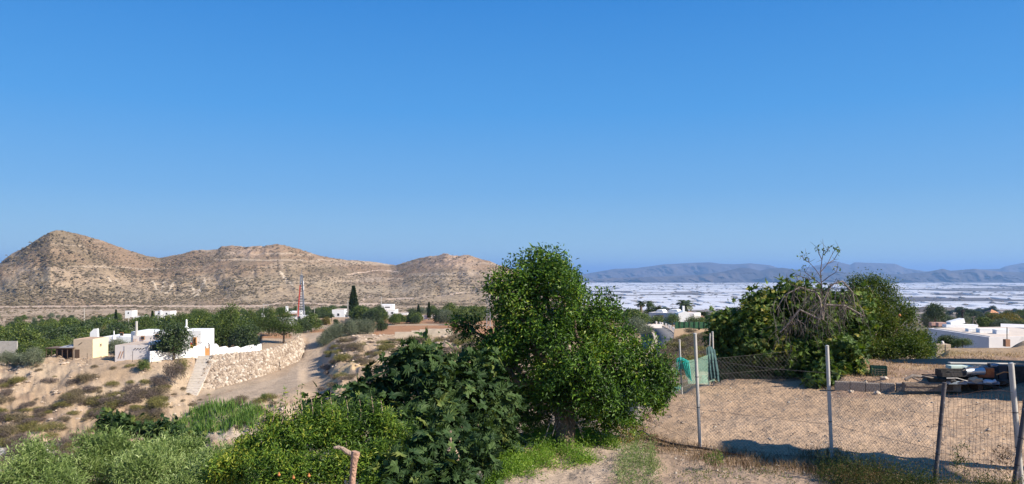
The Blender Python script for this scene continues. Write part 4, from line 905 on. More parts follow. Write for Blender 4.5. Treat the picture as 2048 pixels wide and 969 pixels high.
# tree in the farmyard, in front of the porch
plant('broad2', 347, 120.3, 1.2, 'dark leafy tree shading the farmhouse porch', w=1.35, zoff=.75)
plant('olive', 244, 122.5, .78, 'grey olive tree squeezed between the shed and the low white room')
for px_, D_2, s_ in ((14, 118.5, .62), (64, 116.5, .8), (40, 118, .55)): plant('olive', px_, D_2, s_, {14: 'pale green bush at the left edge of the far bank', 64: 'round grey olive bush before the timber shelter', 40: 'small grey bush left of the round olive bush'}[px_], w=s_ * 1.15)
OL = [(648, 148, .72), (663, 149, .86), (681, 150, .84), (699, 151, .95), (716, 152, .9), (735, 153, .9), (672, 156, .7), (725, 158, .7)]
for i_, (a, b_, s_) in enumerate(OL): plant('olive', a, b_, s_, 'grey green olive tree in the short row above the ravine', 'olive row above the ravine')
# groves
def grove(n, px0, px1, D0_, D1_, kinds, s0_, s1_, group, lbs, seed, excl=()):
    g = np.random.default_rng(seed)
    for i_ in range(n):
        for _ in range(30):
            a = g.uniform(px0, px1); b_ = g.uniform(D0_, D1_)
            if not any(e[0] < a < e[1] and e[2] < b_ < e[3] for e in excl): break
        k_ = kinds[int(g.integers(len(kinds)))]; s_ = g.uniform(s0_, s1_)
        plant(k_, a, b_, s_, lbs[k_], group, g.uniform(0, 6.28), w=s_ * g.uniform(.95, 1.25))

grove(80, -30, 290, 146, 215, ['broad', 'broad2', 'broad3', 'broad2', 'olive', 'broad'], .7, 1.3, 'grove behind the cream shed', {'broad3': 'fresh light green tree in the grove behind the cream shed', 'broad': 'bushy green orchard tree in the grove behind the cream shed', 'broad2': 'dark orchard tree in the grove behind the cream shed', 'olive': 'grey olive in the grove behind the cream shed'}, 1)
for px_, D_2 in ((190, 170), (214, 172), (232, 168), (206, 180)): plant('yellow', px_, D_2, .95, 'tree with yellowing leaves in the grove behind the farmhouse', 'yellowing trees behind the farmhouse')
grove(9, 48, 140, 126, 140, ['olive', 'broad', 'broad'], .62, .85, 'trees just behind the timber shelter', {'broad': 'bright green low tree just behind the timber shelter', 'olive': 'silvery olive just behind the timber shelter'}, 2)
grove(6, 150, 240, 130, 140, ['olive'], .62, .8, 'olives behind the cream shed roof', {'olive': 'silvery olive whose top shows over the cream shed roof'}, 3)
grove(52, 285, 530, 146, 225, ['broad', 'broad2', 'broad3', 'broad', 'pine'], .7, 1.35, 'trees behind the farmhouse', {'broad3': 'fresh light green tree in the grove behind the farmhouse', 'broad': 'green tree in the grove behind the farmhouse', 'broad2': 'dark tree in the grove behind the farmhouse', 'pine': 'bright pine in the grove behind the farmhouse'}, 4, [(500, 640, 100, 190)])
grove(64, -20, 620, 225, 430, ['broad', 'broad2', 'olive', 'broad'], .45, .95, 'far village trees', {'broad': 'small green tree scattered among the far village houses', 'broad2': 'small dark tree scattered among the far village houses', 'olive': 'small grey tree scattered among the far village houses'}, 5, [(300, 345, 230, 420), (245, 290, 230, 400), (545, 620, 220, 300)])
grove(26, 515, 690, 255, 420, ['broad2', 'broad'], .8, 1.3, 'dark trees beyond the mast', {'broad2': 'dark tree in the line beyond the mast', 'broad': 'green tree in the line beyond the mast'}, 6, [(600, 715, 240, 300)])
grove(16, 716, 768, 215, 262, ['broad', 'broad2', 'broad'], .75, 1.2, 'trees between the conifer and the modern house', {'broad': 'green tree between the conifer and the modern house', 'broad2': 'dark tree between the conifer and the modern house'}, 7)
grove(7, 633, 662, 232, 262, ['broad2'], .7, .95, 'dark trees behind the beige yard wall', {'broad2': 'dark tree rising behind the beige yard wall'}, 8)
grove(11, 786, 835, 196, 214, ['broad', 'broad2'], .45, .65, 'low orchard trees before the modern house', {'broad': 'low green tree in the hedge before the modern house', 'broad2': 'low dark tree in the hedge before the modern house'}, 9)
grove(12, 800, 990, 275, 400, ['broad2', 'olive', 'broad'], .7, 1.1, 'far trees past the ochre field', {'broad': 'green tree far past the ochre field', 'broad2': 'dark tree far past the ochre field', 'olive': 'grey tree far past the ochre field'}, 10, [(850, 900, 270, 290)])
# --- shrubs on the ravine banks
plant('heath', 350, 112.2, 1.0, 'tall brown green bush left of the garden steps', w=1.0, zoff=1.0, name='tall_bush', cat='bush').scale = (1.15, 1.15, 2.6)
plant('broom', 362, 114.6, 1.0, 'upper brown green bush leaning against the garden wall', zoff=.6, name='tall_bush', cat='bush').scale = (1.1, 1.1, 2.4)
plant('bush', 287, 114.5, .95, 'small vivid green bush on the bare bank below the farmhouse'); plant('bush', 528, 105, .5, 'tiny dark green shrub on the pale bank below the stone wall')
g = np.random.default_rng(29)
SHR = {'dry': 'straw coloured dry shrub on the ravine bank', 'heath': 'purplish brown dead shrub on the ravine bank', 'broom': 'olive yellow shrub on the ravine bank'}
def shrubs(n, px0, px1, D0_, D1_, kinds, s0_, s1_, nz=-.05, seed=1, sub=''):
    g = np.random.default_rng(seed); k = 0; tr = 0
    while k < n and tr < n * 20:
        tr += 1; a = g.uniform(px0, px1); b_ = g.uniform(D0_, D1_)
        if fbm(np.array([M2(a, b_) * .12]), np.array([b_ * .12]), 88)[0] < nz: continue
        k_ = kinds[int(g.integers(len(kinds)))]; s_ = g.uniform(s0_, s1_); plant(k_, a, b_, s_, SHR[k_] + sub, 'dry shrubs on the ravine banks', zoff=-.1, w=s_ * 1.2); k += 1
shrubs(240, -40, 330, 84, 112, ['heath', 'broom', 'broom', 'heath', 'dry'], .35, 1.1, -.1, 1, ' below the farmhouse')
shrubs(40, 0, 330, 98, 113, ['broom', 'heath', 'dry'], .35, .9, -.5, 2, ' below the farmhouse')
shrubs(120, 650, 990, 86, 140, ['heath', 'dry', 'broom'], .35, 1.05, -.06, 3, ' below the ochre field')
shrubs(22, 440, 640, 90, 106, ['dry', 'broom'], .35, .8, -.5, 4, ' below the stone wall')
shrubs(70, 0, 420, 86, 116, ['dry', 'dry', 'broom'], .2, .5, -.5, 6, ' on the bare earth')
shrubs(60, 640, 800, 95, 140, ['dry', 'heath', 'broom'], .25, .7, -.5, 7, ' right of the track')
shrubs(26, 790, 960, 133, 146, ['dry', 'broom'], .5, .9, -.5, 5, ' along the terrace edge')
# ================================================================ east: road, houses, palms beyond the garden
asph = basic('asphalt', (.13, .125, .125), .9, .12, 1, bump=.3, bscale=20, stains=((.20, .18, .16), .5, .6))
def strip(pts, half, z_off, m, name, cs=None):
    pts = [Vector(p) for p in pts]; v = []; 
    for i_, p in enumerate(pts):
        t_ = (pts[min(i_ + 1, len(pts) - 1)] - pts[max(i_ - 1, 0)]); nr = Vector((t_.y, -t_.x, 0)).normalized()
        v += [tuple(p - nr * half + Vector((0, 0, z_off))), tuple(p + nr * half + Vector((0, 0, z_off))), tuple(p - nr * half - Vector((0, 0, 1.5))), tuple(p + nr * half - Vector((0, 0, 1.5)))]
    f = []
    for i_ in range(len(pts) - 1):
        a = i_ * 4; f += [(a, a + 1, a + 5, a + 4), (a + 1, a + 3, a + 7, a + 5), (a + 2, a, a + 4, a + 6)]
    return link(name, mesh(name, [(v, f, 0)], m, True))
rc = curve([P(1322, 712, 118), P(1332, 700, 128), P(1337, 690, 140), P(1336, 680, 152), P(1331, 671, 165), P(1322, 662, 180), P(1309, 655, 196), P(1290, 651, 206)], 36)
tag(strip([Vector(p) for p in rc], 1.9, .25, asph, 'road'), kind='structure')
vg = MB()
for i_ in range(35):
    a_, b_ = Vector(rc[i_]), Vector(rc[i_ + 1]); t_ = (b_ - a_); nr = Vector((t_.y, -t_.x, 0)).normalized()
    vg.obox(a_ + nr * -2.35 + t_ * .5 + Vector((0, 0, .1)), t_.length * 1.03, .7, .5, rz=math.atan2(t_.y, t_.x))
    vg.obox(a_ + nr * 2.6 + t_ * .5 + Vector((0, 0, .1)), t_.length * 1.03, 1.3, .5, rz=math.atan2(t_.y, t_.x))
tag(vg.build('kerb', basic('kerb_earth', (.48, .38, .29), .9, .15, 2, bump=.5, bscale=5)), kind='structure')
kb = MB().box(-.5, .5, -.2, .2, -.3, .75); kme = mesh('road_guard_stone', kb.g, white_dull)
for k in range(13):
    f_ = .42 + .57 * k / 12; p = Vector(rc[int(f_ * 35)]); q = Vector(rc[min(int(f_ * 35) + 1, 35)]); t_ = q - p if (q - p).length > 0 else t_; nr = Vector((t_.y, -t_.x, 0)).normalized()
    tag(link('road_guard_stone', kme, None, p + nr * 2.5 * (1 if nr.x > 0 else -1) + Vector((0, 0, .35)), math.atan2(t_.y, t_.x)), 'whitewashed guard stone along the outside of the road bend', 'guard stone', 'guard stones along the bend')
bg_ = MB().box(0, 5.5, 0, .4, -1.5, 1.6).build('curb_wall', white_dull, None, loc=P(1284, 663, 186), rz=R(20)); tag(bg_, 'curved pale wall on the inner left side of the road bend', 'wall')
# grey shaded bungalow, its front turned away from the sun
yaw = R(-40)
bx, by = M2(1297, 222), 222
bh_ = thing('bungalow', 'long low bungalow with a shaded grey front and roof humps above the road bend', 'house', (bx, by, ZZ(648, by)), R(-28))
L1 = 13.2; hB = 3.2
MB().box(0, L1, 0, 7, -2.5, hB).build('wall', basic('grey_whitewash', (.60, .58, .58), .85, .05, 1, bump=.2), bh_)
MB().box(.2, L1 - .2, .2, 6.8, hB + .003, hB + .05).build('roof', white_dull, bh_)
for x_, w_, h_ in ((1.6, 2.4, .8), (5.2, 3.2, .95)): MB().prism([(x_, hB + .06), (x_ + w_, hB + .06), (x_ + w_ * .8, hB + h_), (x_ + w_ * .2, hB + h_)], 1.5, 5).build('roof_vault', white, bh_)
for x_ in (7.6, 10.3): window(bh_, x_, 1.1, 1.1, 1.3)
window(bh_, 3.2, .3, .9, 2.1, name='door_frame')
MB().box(2.2, 4.6, -1.2, -.05, 2.45, 2.6).build('porch_roof', wood_dark, bh_)
for x_ in (2.25, 4.45): MB().box(x_, x_ + .1, -1.15, -1.05, -1, 2.44).build('porch_post', wood_dark, bh_)
bb = thing('white_block_house', 'bright white house end with chimney joined to the shaded bungalow', 'house', P(1357, 649, 214))
MB().prism([(0, -1.5), (3.3, -1.5), (3.3, 1.2), (2.8, 3.3), (1.9, 3.6), (0, 3.0)], 0, 5).build('wall', white, bb); MB().box(1.35, 1.95, 1, 1.8, 3, 5.0).build('chimney', white, bb); MB().box(-.5, 0, .5, 4, -1, 2.6).build('side_room', white, bb)
rb = thing('tiled_house', 'pinkish vaulted house behind the green fence', 'house', P(1375, 652, 238))
pink = basic('pink_render', (.55, .36, .27), .9, .1, .6, bump=.2, bscale=3)
MB().prism([(0, -1), (7.5, -1), (7.5, 1.2), (6, 2.7), (4, 3.3), (2, 4.1), (0, 4.0)], 0, 7).build('wall', pink, rb); MB().box(-.3, 7.8, -.3, -.01, .9, 1.1).build('ledge', beige, rb)
window(rb, 3, -.2, 1, 1); 
# green fence on a beige wall
gf = thing('garden_fence', 'long dark green screen fence on top of the beige wall', 'fence', P(1350, 654, 150))
greenm = basic('green_screen', (.035, .11, .045), .7, .3, 2); 
MB().box(0, 9.6, 0, .06, -.35, .95).build('screen', greenm, gf)
for k in range(11): MB().tube([(k * .95, -.08, -.4), (k * .95, -.08, 1.2)], .045, 5).build('post', wood_dark if k % 2 else iron, gf)
wl = MB(); wl.prism([(0, -2), (9.8, -2), (9.8, -.1), (6, -.12), (2.7, .22), (.2, .0)], 0, .35)
tag(wl.build('garden_retaining_wall', basic('ochre_render', (.66, .46, .29), .9, .06, .8, bump=.2), None, loc=P(1347, 659, 148.5)), 'smooth warm beige retaining wall under the green fence', 'wall')
for a, b_, s_, lb in ((1282, 262, 1.35, 'single palm left of the pine above the bungalow'), (1298, 268, 1.18, 'palm half hidden in the pine above the bungalow'), (1367, 236, 1.55, 'left palm of the close pair behind the white house end'), (1373, 240, 1.62, 'right palm of the close pair behind the white house end')):
    p = P(a, 641, b_); p.z = ZZ(625 if a < 1350 else 649, b_) - (0 if a > 1350 else 1)
    h_ = (ZZ(604, b_) - p.z) / 5.6; dup(PT['palm'], p, a, lb, None, (1.0 * s_ * .85, 1.0 * s_ * .85, h_))
dup(PT['palm_low'], P(1319, 640, 240), 1, 'short bushy palm with arching fronds behind the bungalow roof', None, 1.35).location.z = ZZ(634, 240)
dup(PT['palm_low'], P(1409, 640, 240), 1, 'short dark palm to the right of the pinkish house', None, 1.1).location.z = ZZ(640, 240)
tag(MB().box(0, 4.0, 0, .3, -2.2, .45).build('garden_wall', conc, None, loc=P(-12, 688, 136)), 'short grey garden wall under the grove at the far left', 'wall')
def at(kind, px, py_, D, s_, lb, w=None, grp=None): return dup(PT[kind], P(px, py_, D), random.uniform(0, 6), lb, grp, (w or s_, w or s_, s_))
at('pine', 1303, 641, 250, 1.0, 'dark green pine left of the bungalow roof', 1.0); at('broad', 1276, 655, 205, .8, 'green tree at the left of the bungalow', 1.6); at('broad', 1262, 660, 190, 1.0, 'dense green hedge tree beside the road bend', 1.7)
at('olive', 1268, 678, 150, 1.0, 'silvery bush spilling toward the road bend', 1.5); at('olive', 1291, 672, 170, .6, 'small silvery bush by the curved pale wall', 1.0); at('bush', 1345, 653, 205, 1.8, 'dark bush at the bungalow corner', 2.0); at('broad2', 1421, 655, 225, .8, 'dark tree behind the green fence end', 1.2)
at('bush', 1315, 652, 212, 1.5, 'bush before the bungalow porch', 2.2); at('bush', 1390, 655, 180, 1.4, 'green bush showing over the green fence', 2.0); at('bush', 1404, 655, 182, 1.2, 'low round bush beside the pinkish house', 1.6)
g = np.random.default_rng(61)
for k in range(80):
    a = g.uniform(1335, 1440); b_ = g.uniform(60, 146); 
    k_ = ['dry', 'broom', 'dry', 'heath'][int(g.integers(4))]; s_ = g.uniform(.4, 1.0)
    plant(k_, a, b_, s_, {'dry': 'straw coloured shrub on the slope below the green fence', 'broom': 'olive yellow shrub on the slope below the green fence', 'heath': 'brown dead shrub on the slope below the green fence'}[k_], 'shrubs below the green fence', w=s_ * 1.3)
for a, b_, s_ in ((1342, 132, 1.0), (1352, 112, .8), (1349, 141, 1.1)): plant('broom', a, b_, s_, 'yellow green verge shrub beside the road', 'verge shrubs')
# right hand valley: scattered houses and trees
for a in ((1872, 1899, 639, 645, 520, 8, 'flat white house far down the valley, left of the dark pole'), (1886, 1905, 644, 650, 430, 6, 'white house block just below the flat valley house'), (1909, 1926, 640, 646, 500, 6, 'small white house touching the dark pole'), (1930, 1952, 628, 631, 700, 6, 'distant low white house behind the dark tree clump'), (2012, 2034, 633, 638, 560, 7, 'pale greenish house right of the orange roof'), (2003, 2018, 624, 627, 900, 8, 'tiny white house beyond the orange roof')):
    vhouse(*a[:6], a[6], wins=2 if a[1] - a[0] > 20 else 1)
t = vhouse(1981, 1997, 626, 634, 480, 6, 'house with an orange hipped roof among dark trees', beige)
w_ = 16 / F * 480; h_ = 8 / F * 480; MB().raw([(-.3, -.3, h_), (w_ + .3, -.3, h_), (w_ + .3, 6.3, h_), (-.3, 6.3, h_), (w_ / 2, 3, h_ + 2)], [(0, 1, 4), (1, 2, 4), (2, 3, 4), (3, 0, 4)]).build('hipped_roof', basic('orange_tile', (.60, .28, .14), .8, .15, 2), t)
def clump(n, x0, x1, y0, y1, D0_, D1_, kinds, s0_, s1_, lb, grp, seed):
    g = np.random.default_rng(seed)
    for i_ in range(n):
        k_ = kinds[int(g.integers(len(kinds)))]; s_ = g.uniform(s0_, s1_); D_1 = g.uniform(D0_, D1_)
        dup(PT[k_], P(g.uniform(x0, x1), g.uniform(y0, y1), D_1), g.uniform(0, 6), lb, grp, (s_ * 1.2, s_ * 1.2, s_))
clump(9, 1920, 1960, 640, 644, 380, 480, ['broad2', 'olive'], .9, 1.4, 'tree of the clump left of the orange roof', 'dark trees left of the orange roof', 71)
clump(26, 1965, 2075, 640, 656, 300, 380, ['broad', 'broad2', 'pine', 'broad2'], .75, 1.15, 'tree in the dark wood below the orange roof', 'wood below the orange roof', 72)
clump(30, 1960, 2090, 668, 678, 130, 170, ['olive', 'broad', 'broad2'], .45, .7, 'bushy tree in the row behind the white flat roofs', 'trees behind the white flat roofs', 73)
clump(3, 1990, 2020, 664, 668, 180, 190, ['yellow'], .9, 1.2, 'rust coloured tree behind the white flat roofs', 'rust coloured trees', 75)
clump(22, 1850, 1945, 646, 662, 200, 420, ['olive', 'broad2', 'heath'], .7, 1.2, 'small tree on the brown valley side left of the dark pole', 'small trees on the valley side', 74)
clump(14, 1850, 2060, 624, 634, 900, 1500, ['broad2'], 1.4, 2.6, 'tiny dark tree on the valley floor', 'tiny trees on the valley floor', 76)
tag(MB().box(-70, 48, 0, 9, -1, .25).build('dirt_road', basic('pale_dirt', (.55, .46, .37), .9, .1, .2), None, loc=P(1858, 626.5, 1250)), kind='structure')
# low dark hillock before the greenhouses
hk = thing('x', 'x', 'x'); bpy.data.objects.remove(hk)
q1, q2 = np.meshgrid(np.linspace(-1, 1, 60), np.linspace(-1, 1, 30), indexing='ij'); rr_ = np.clip(1 - q1 ** 2 - q2 ** 2, 0, 1)
cx_ = M2(1872, 1500); Zq = ground(cx_ + (q1 * 78).ravel(), 1500 + (q2 * 90).ravel()).reshape(q1.shape) + rr_ ** .8 * 17 + fbm(q1 * 5, q2 * 5, 3) * 7 * rr_ - 2
iq = np.arange(1800).reshape(60, 30); fq_ = np.stack([iq[:-1, :-1], iq[1:, :-1], iq[1:, 1:], iq[:-1, 1:]], -1).reshape(-1, 4)
tag(link('hillock', mesh('hillock', [(np.stack([cx_ + q1 * 78, 1500 + q2 * 90, Zq], -1).reshape(-1, 3), fq_, 0)], basic('hillock_earth', (.16, .12, .09), .95, .3, .06, stains=((.10, .09, .06), .05, .5)), True)), kind='structure')
# --- white building at the right, one storey below the upper terrace
wb_t = thing('flat_roof_building', 'white building with blue grey shaded side and a cluttered flat roof beyond the terrace', 'building', P(1978, 690, 35.6))
o_ = wb_t.location.copy()
A = P(1978, 675, 35.6) - o_; B_ = P(1856, 660.5, 41.3) - o_; Cc = P(2075, 677.5, 36.5) - o_; zt_ = A.z
Bx = Vector((B_.x, B_.y, 0)); Ax = Vector((A.x, A.y, 0)); Cx = Vector((Cc.x + 2, Cc.y, 0)); Dx = Cx + (Bx - Ax)
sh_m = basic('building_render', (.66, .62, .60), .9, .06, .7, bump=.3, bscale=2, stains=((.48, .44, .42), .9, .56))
def slab(mb, pts, z0, z1): n_ = len(pts); v = [(p.x, p.y, z0) for p in pts] + [(p.x, p.y, z1) for p in pts]; mb.raw(v, [tuple(range(n_))[::-1]]); mb.raw(v, [tuple(range(n_, 2 * n_))]); mb.raw(v, [(i, (i + 1) % n_, (i + 1) % n_ + n_, i + n_) for i in range(n_)]); return mb
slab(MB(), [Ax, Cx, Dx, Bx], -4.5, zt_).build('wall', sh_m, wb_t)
ins = (Dx - Ax).normalized() * .3
slab(MB(), [Ax + ins, Cx + (Bx - Cx).normalized() * .3, Dx - ins, Bx + (Cx - Bx).normalized() * .3], zt_ + .003, zt_ + .03).build('roof', basic('roof_lime', (.62, .52, .43), .9, .1, 1.5, bump=.3), wb_t)
def onroof(px, py_, D): return P(px, py_, D) - o_
dB = (Bx - Ax).normalized(); aB = math.atan2(dB.y, dB.x)
for a, b_, c_, D_1, ln, w__, hh_ in ((1905, 1935, 663, 41.5, 1.6, .5, .16), (1948, 2000, 669, 38.6, 1.9, .35, .15), (1997, 2005, 671, 37.3, .55, .4, .2), (1963, 1970, 671, 38.0, .5, .4, .2)):
    c = onroof((a + b_) / 2, c_, D_1); MB().obox(Vector((c.x, c.y, zt_ + .03 + hh_ / 2)), ln, w__, hh_, rz=R(-6)).build('parapet', white, wb_t)
for a, c_, D_1 in ((1874, 658.5, 42.6), (1888, 659, 42.2)):
    c = onroof(a, c_, D_1); MB().obox(Vector((c.x, c.y, zt_ + .13)), .75, .3, .2).build('roof_brick', basic('roof_brick_red', (.5, .30, .24), .9, .1, 4), wb_t)
c = onroof(1911, 661, 41.6); MB().obox(Vector((c.x, c.y, zt_ + .3)), .75, .45, .25, ry=-.25).build('roof_box', white, wb_t)
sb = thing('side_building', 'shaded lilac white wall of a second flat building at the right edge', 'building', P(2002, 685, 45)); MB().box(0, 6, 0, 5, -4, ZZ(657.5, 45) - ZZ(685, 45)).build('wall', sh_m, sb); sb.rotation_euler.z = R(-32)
MB().box(-.04, 6.04, -.06, .3, ZZ(657.5, 45) - ZZ(685, 45) + .003, ZZ(657.5, 45) - ZZ(685, 45) + .09).build('coping', white_dull, sb)
tpole = thing('dark_pole', 'tall dark metal pole behind the white flat roof', 'pole', P(1928, 670, 46)); MB().tube([(0, 0, -3), (-.1, 0, ZZ(621, 46) - ZZ(670, 46))], [.07, .06], 7).build('shaft', iron, tpole); MB().box(-.14, .0, -.1, .1, 1.35, 1.5).build('cap', iron, tpole)
af = thing('roof_mast_frame', 'light timber tripod frame with sloping braces behind the white roof', 'frame', P(1946, 666, 44))
for a, b_, c_, d_ in ((1947, 634, 1945, 668), (1947, 640, 1940, 668), (1948, 641, 1968, 668), (1932, 645, 1950, 666)): MB().tube([P(a, b_, 44) - af.location, P(c_, d_, 44) - af.location], .028, 5).build('strut', wood_dead, af)
MB().tube([P(1943, 635, 44) - af.location, P(1951, 634, 44) - af.location], .02, 4).build('crossbar', wood_dead, af)
rp = thing('roof_pipe', 'thin dark pipe standing in a terracotta block at the terrace edge', 'pipe', P(2014, 686, 31)); MB().tube([(0, 0, -.1), (0, 0, .62)], .016, 6).build('pipe', iron, rp); MB().box(-.1, .08, -.08, .1, -.15, .14).build('base_block', roofc, rp)
# crate-like block stack at the terrace edge
bs = thing('brick_stack', 'stack of pale bricks with a white lump on top at the terrace edge', 'brick stack', P(1887, 701, 28.2)); 
for k in range(4): MB().box(-.36, .1, 0, .5, -.3 + k * .14 + .0, -.3 + k * .14 + .13).box(.103, .36, -.02, .5, -.3 + k * .14, -.3 + k * .14 + .13).build('brick_course', basic('grey_brick', (.33, .28, .23), .9, .2, 6) if k < 0 else tan, bs)
vb, fb = bv0 * .09 + np.array([.05, .2, .30]), bf0; MB().raw(vb, fb).build('white_lump', white_dull, bs)
bs.scale = (.72, .72, .85)

# ================================================================ near garden
def E(px, py_, rx, ry, D, rd=None, sh=.9):
    rx, ry = rx * sh, ry * sh  # ellipsoid drawn in the picture at a depth
    p = P(px, py_, D); return (p.x, p.y, p.z, rx / F * D, (rd if rd else (rx + ry) / 2 / F * D), ry / F * D)
def bigplant(name, label, cat, base, ells, ncl, per, cr, lsize, asp, tpl, m, seed, gap=.1, inner=.4, droop=0, up=.7, low=-.8, nsc=1.3, aim=.5, extra=None, lobes=8):
    g = np.random.default_rng(seed); t = thing(name, label, cat, base); pos, out_ = crownpts(ells, ncl, per, cr, g, gap, inner, nsc, low, lobes)
    ok = pos[:, 2] > ground(pos[:, 0], pos[:, 1], False) + .02
    pos, out_ = pos[ok], out_[ok]
    v, f = leaves(pos, out_, lsize, asp, tpl, g, up, droop, .8, aim); v = v - np.array(base)
    if extra is not None: extra(t, pos - np.array(base), out_, g)
    link('crown', mesh('crown', [(v, f, 0)], m), t); return t
L_big = leafmat('leaf_bigtree', [(0, (.018, .045, .008)), (.35, (.045, .10, .013)), (.7, (.095, .18, .018)), (.93, (.13, .22, .022)), (1, (.22, .27, .03))], .48, .2, 1.3, .3)
L_fig = leafmat('leaf_fig', [(0, (.020, .042, .013)), (.5, (.040, .075, .022)), (.9, (.075, .12, .035)), (1, (.14, .17, .04))], .6, .16, 1.2, .18)
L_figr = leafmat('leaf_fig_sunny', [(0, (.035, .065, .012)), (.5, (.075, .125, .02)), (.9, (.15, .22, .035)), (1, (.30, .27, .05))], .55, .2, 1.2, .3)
L_pom = leafmat('leaf_pomegranate', [(0, (.035, .075, .013)), (.4, (.085, .155, .02)), (.8, (.18, .27, .035)), (1, (.32, .34, .05))], .5, .25, 1.5, .3)
L_pom2 = leafmat('leaf_pomegranate_far', [(0, (.028, .055, .010)), (.4, (.065, .105, .016)), (.8, (.13, .185, .028)), (1, (.22, .21, .03))], .5, .2, 1.5, .3)
L_oli = leafmat('leaf_olive_near', [(0, (.10, .155, .04)), (.5, (.20, .28, .075)), (1, (.36, .43, .17))], .5, .18, 1.2, .4, tcol=(1.1, 1.3, .7))
L_weed = leafmat('leaf_weed', [(0, (.07, .14, .016)), (.5, (.15, .27, .03)), (1, (.28, .38, .06))], .5, .3, 2, .3)
L_grass = leafmat('leaf_reed', [(0, (.06, .12, .02)), (.5, (.10, .20, .03)), (1, (.20, .26, .07))], .6, .25, .5, .3)
L_dryw = leafmat('dry_weed', [(0, (.09, .055, .035)), (.5, (.17, .11, .065)), (1, (.28, .20, .12))], .9, .15, 2, .2)
# --- the big tree
D = 14.6
be = [E(1074, 562, 78, 58, D + .2), E(1040, 600, 66, 60, D), E(1000, 575, 32, 50, D), E(1120, 580, 70, 60, D), E(1150, 640, 85, 60, D - .3), E(1060, 680, 90, 65, D - .3), E(1205, 625, 52, 42, D + .2), E(1240, 690, 70, 50, D), E(1290, 730, 58, 46, D), E(1180, 740, 90, 60, D - .5), E(1085, 760, 85, 55, D - .3),
      E(935, 655, 34, 26, D + .2), E(975, 690, 50, 40, D + .1), E(1195, 800, 62, 46, D - .5), E(1030, 800, 55, 45, D + .3), E(1262, 780, 62, 42, D - .2), E(1325, 755, 30, 34, D + .2), E(1083, 521, 54, 36, D + .2), E(1040, 660, 80, 60, D + .5), E(1150, 700, 100, 80, D + .6), E(1000, 730, 60, 50, D + .4), E(1060, 815, 60, 36, D + .3), E(1115, 800, 56, 30, D - .3), E(1170, 825, 30, 24, D), E(1215, 835, 46, 28, D - .2), E(1030, 845, 50, 30, D + .6), E(1320, 770, 32, 30, D + .3), E(1305, 790, 44, 36, D + .4), E(1250, 835, 44, 28, D - .1), E(1220, 790, 60, 44, D - .2), E(960, 740, 50, 50, D + .9), E(1010, 800, 60, 60, D + 1.0)]
base = GP(1125, 14.4)
def bigbranches(t, pos, out_, g):
    mb = MB(); b0 = Vector((0, 0, -.2))
    mb.tube([(0, 0, -.2), (.02, 0, .25), (-.05, .05, .8), (-.02, .1, 1.5)], [.21, .145, .125, .11], 12)
    mb.tube([(.10, -.05, -.1), (.16, 0, .4), (.12, .1, 1.1)], [.12, .085, .07], 9)
    for e in be[:18]:
        tgt = Vector(e[:3]) - Vector(base); limbs(mb, (-.03, .08, random.uniform(.7, 1.4)), [tgt], .085, g, 6, .25)
    mb.build('trunk', bark, t, True)
    tw_ = MB()
    for k in range(46):  # dead twigs hanging about the trunk
        a_ = g.uniform(0, 6.28); p = Vector((math.cos(a_) * .14, math.sin(a_) * .14, g.uniform(.3, 1.3))); pts = [p]
        for _ in range(4): p = p + Vector((math.cos(a_) * .07 + g.normal(0, .04), math.sin(a_) * .07 + g.normal(0, .04), g.normal(-.07, .06))); pts.append(p)
        tw_.tube(pts, [.010, .008, .006, .005, .003], 4)
    tw_.build('dead_twigs', wood_dead, t)
    fr = MB()
bt = bigplant('big_evergreen_tree', 'big dense evergreen tree in the middle with a yellow green sunlit right side', 'tree', tuple(base), be, 2600, 26, .15, .085, .40, LANCE, L_big, 101, .05, .3, .25, .75, -.8, 1.3, .5, bigbranches)
# --- fig on the left of it
D = 12.6
fe = [E(835, 745, 72, 34, D), E(770, 790, 60, 40, D), E(905, 770, 72, 48, D + .3), E(960, 810, 60, 60, D + .6), E(860, 840, 78, 50, D - .4), E(950, 880, 50, 40, D - .3), E(740, 800, 40, 34, D), E(830, 720, 40, 22, D), E(1000, 860, 40, 50, D + 1), E(880, 930, 60, 60, D - 1.0), E(780, 880, 60, 60, D - 1.2), E(930, 740, 50, 24, D + .5), E(845, 960, 60, 40, D - 1.6)]
def figstems(es, org, r0=.05):
    def f(t, pos, out_, g):
        mb = MB()
        for e in es: limbs(mb, (g.normal(0, .15), g.normal(0, .15), -.3), [Vector(e[:3]) - Vector(org)], r0, g, 6, .2)
        mb.build('trunk', bark_pale, t, True)
    return f
fb_ = GP(925, 11.8)
bigplant('fig_tree', 'dark spreading fig tree with big lobed leaves left of the big evergreen', 'tree', tuple(fb_), fe, 520, 8, .24, .185, .95, FIG, L_fig, 102, .1, .35, .35, .8, -.6, 1.3, .6, figstems(fe, fb_))
fe2 = [E(655, 828, 34, 20, 10.8), E(700, 812, 24, 14, 10.8), E(690, 840, 30, 20, 10.6), E(628, 815, 16, 10, 11)]
fb2 = GP(680, 10.8); bigplant('fig_sapling', 'small fig top showing above the pomegranate', 'tree', tuple(fb2), fe2, 60, 8, .16, .15, .95, FIG, L_fig, 103, .05, .3, .3, .8, -.6, 1.3, .6, figstems(fe2, fb2, .02))
fe3 = [E(945, 915, 34, 30, 9.6), E(890, 960, 45, 30, 9.0), E(810, 945, 40, 34, 8.6), E(850, 905, 30, 30, 9.2)]
fb3 = GP(890, 9.2); bigplant('fig_shoots', 'pale green fig shoots in the lower middle beside the bare pruned stump', 'tree', tuple(fb3), fe3, 120, 7, .18, .145, .95, FIG, L_fig, 104, .05, .4, .3, .85, -.6, 1.3, .6, figstems(fe3, fb3, .03))
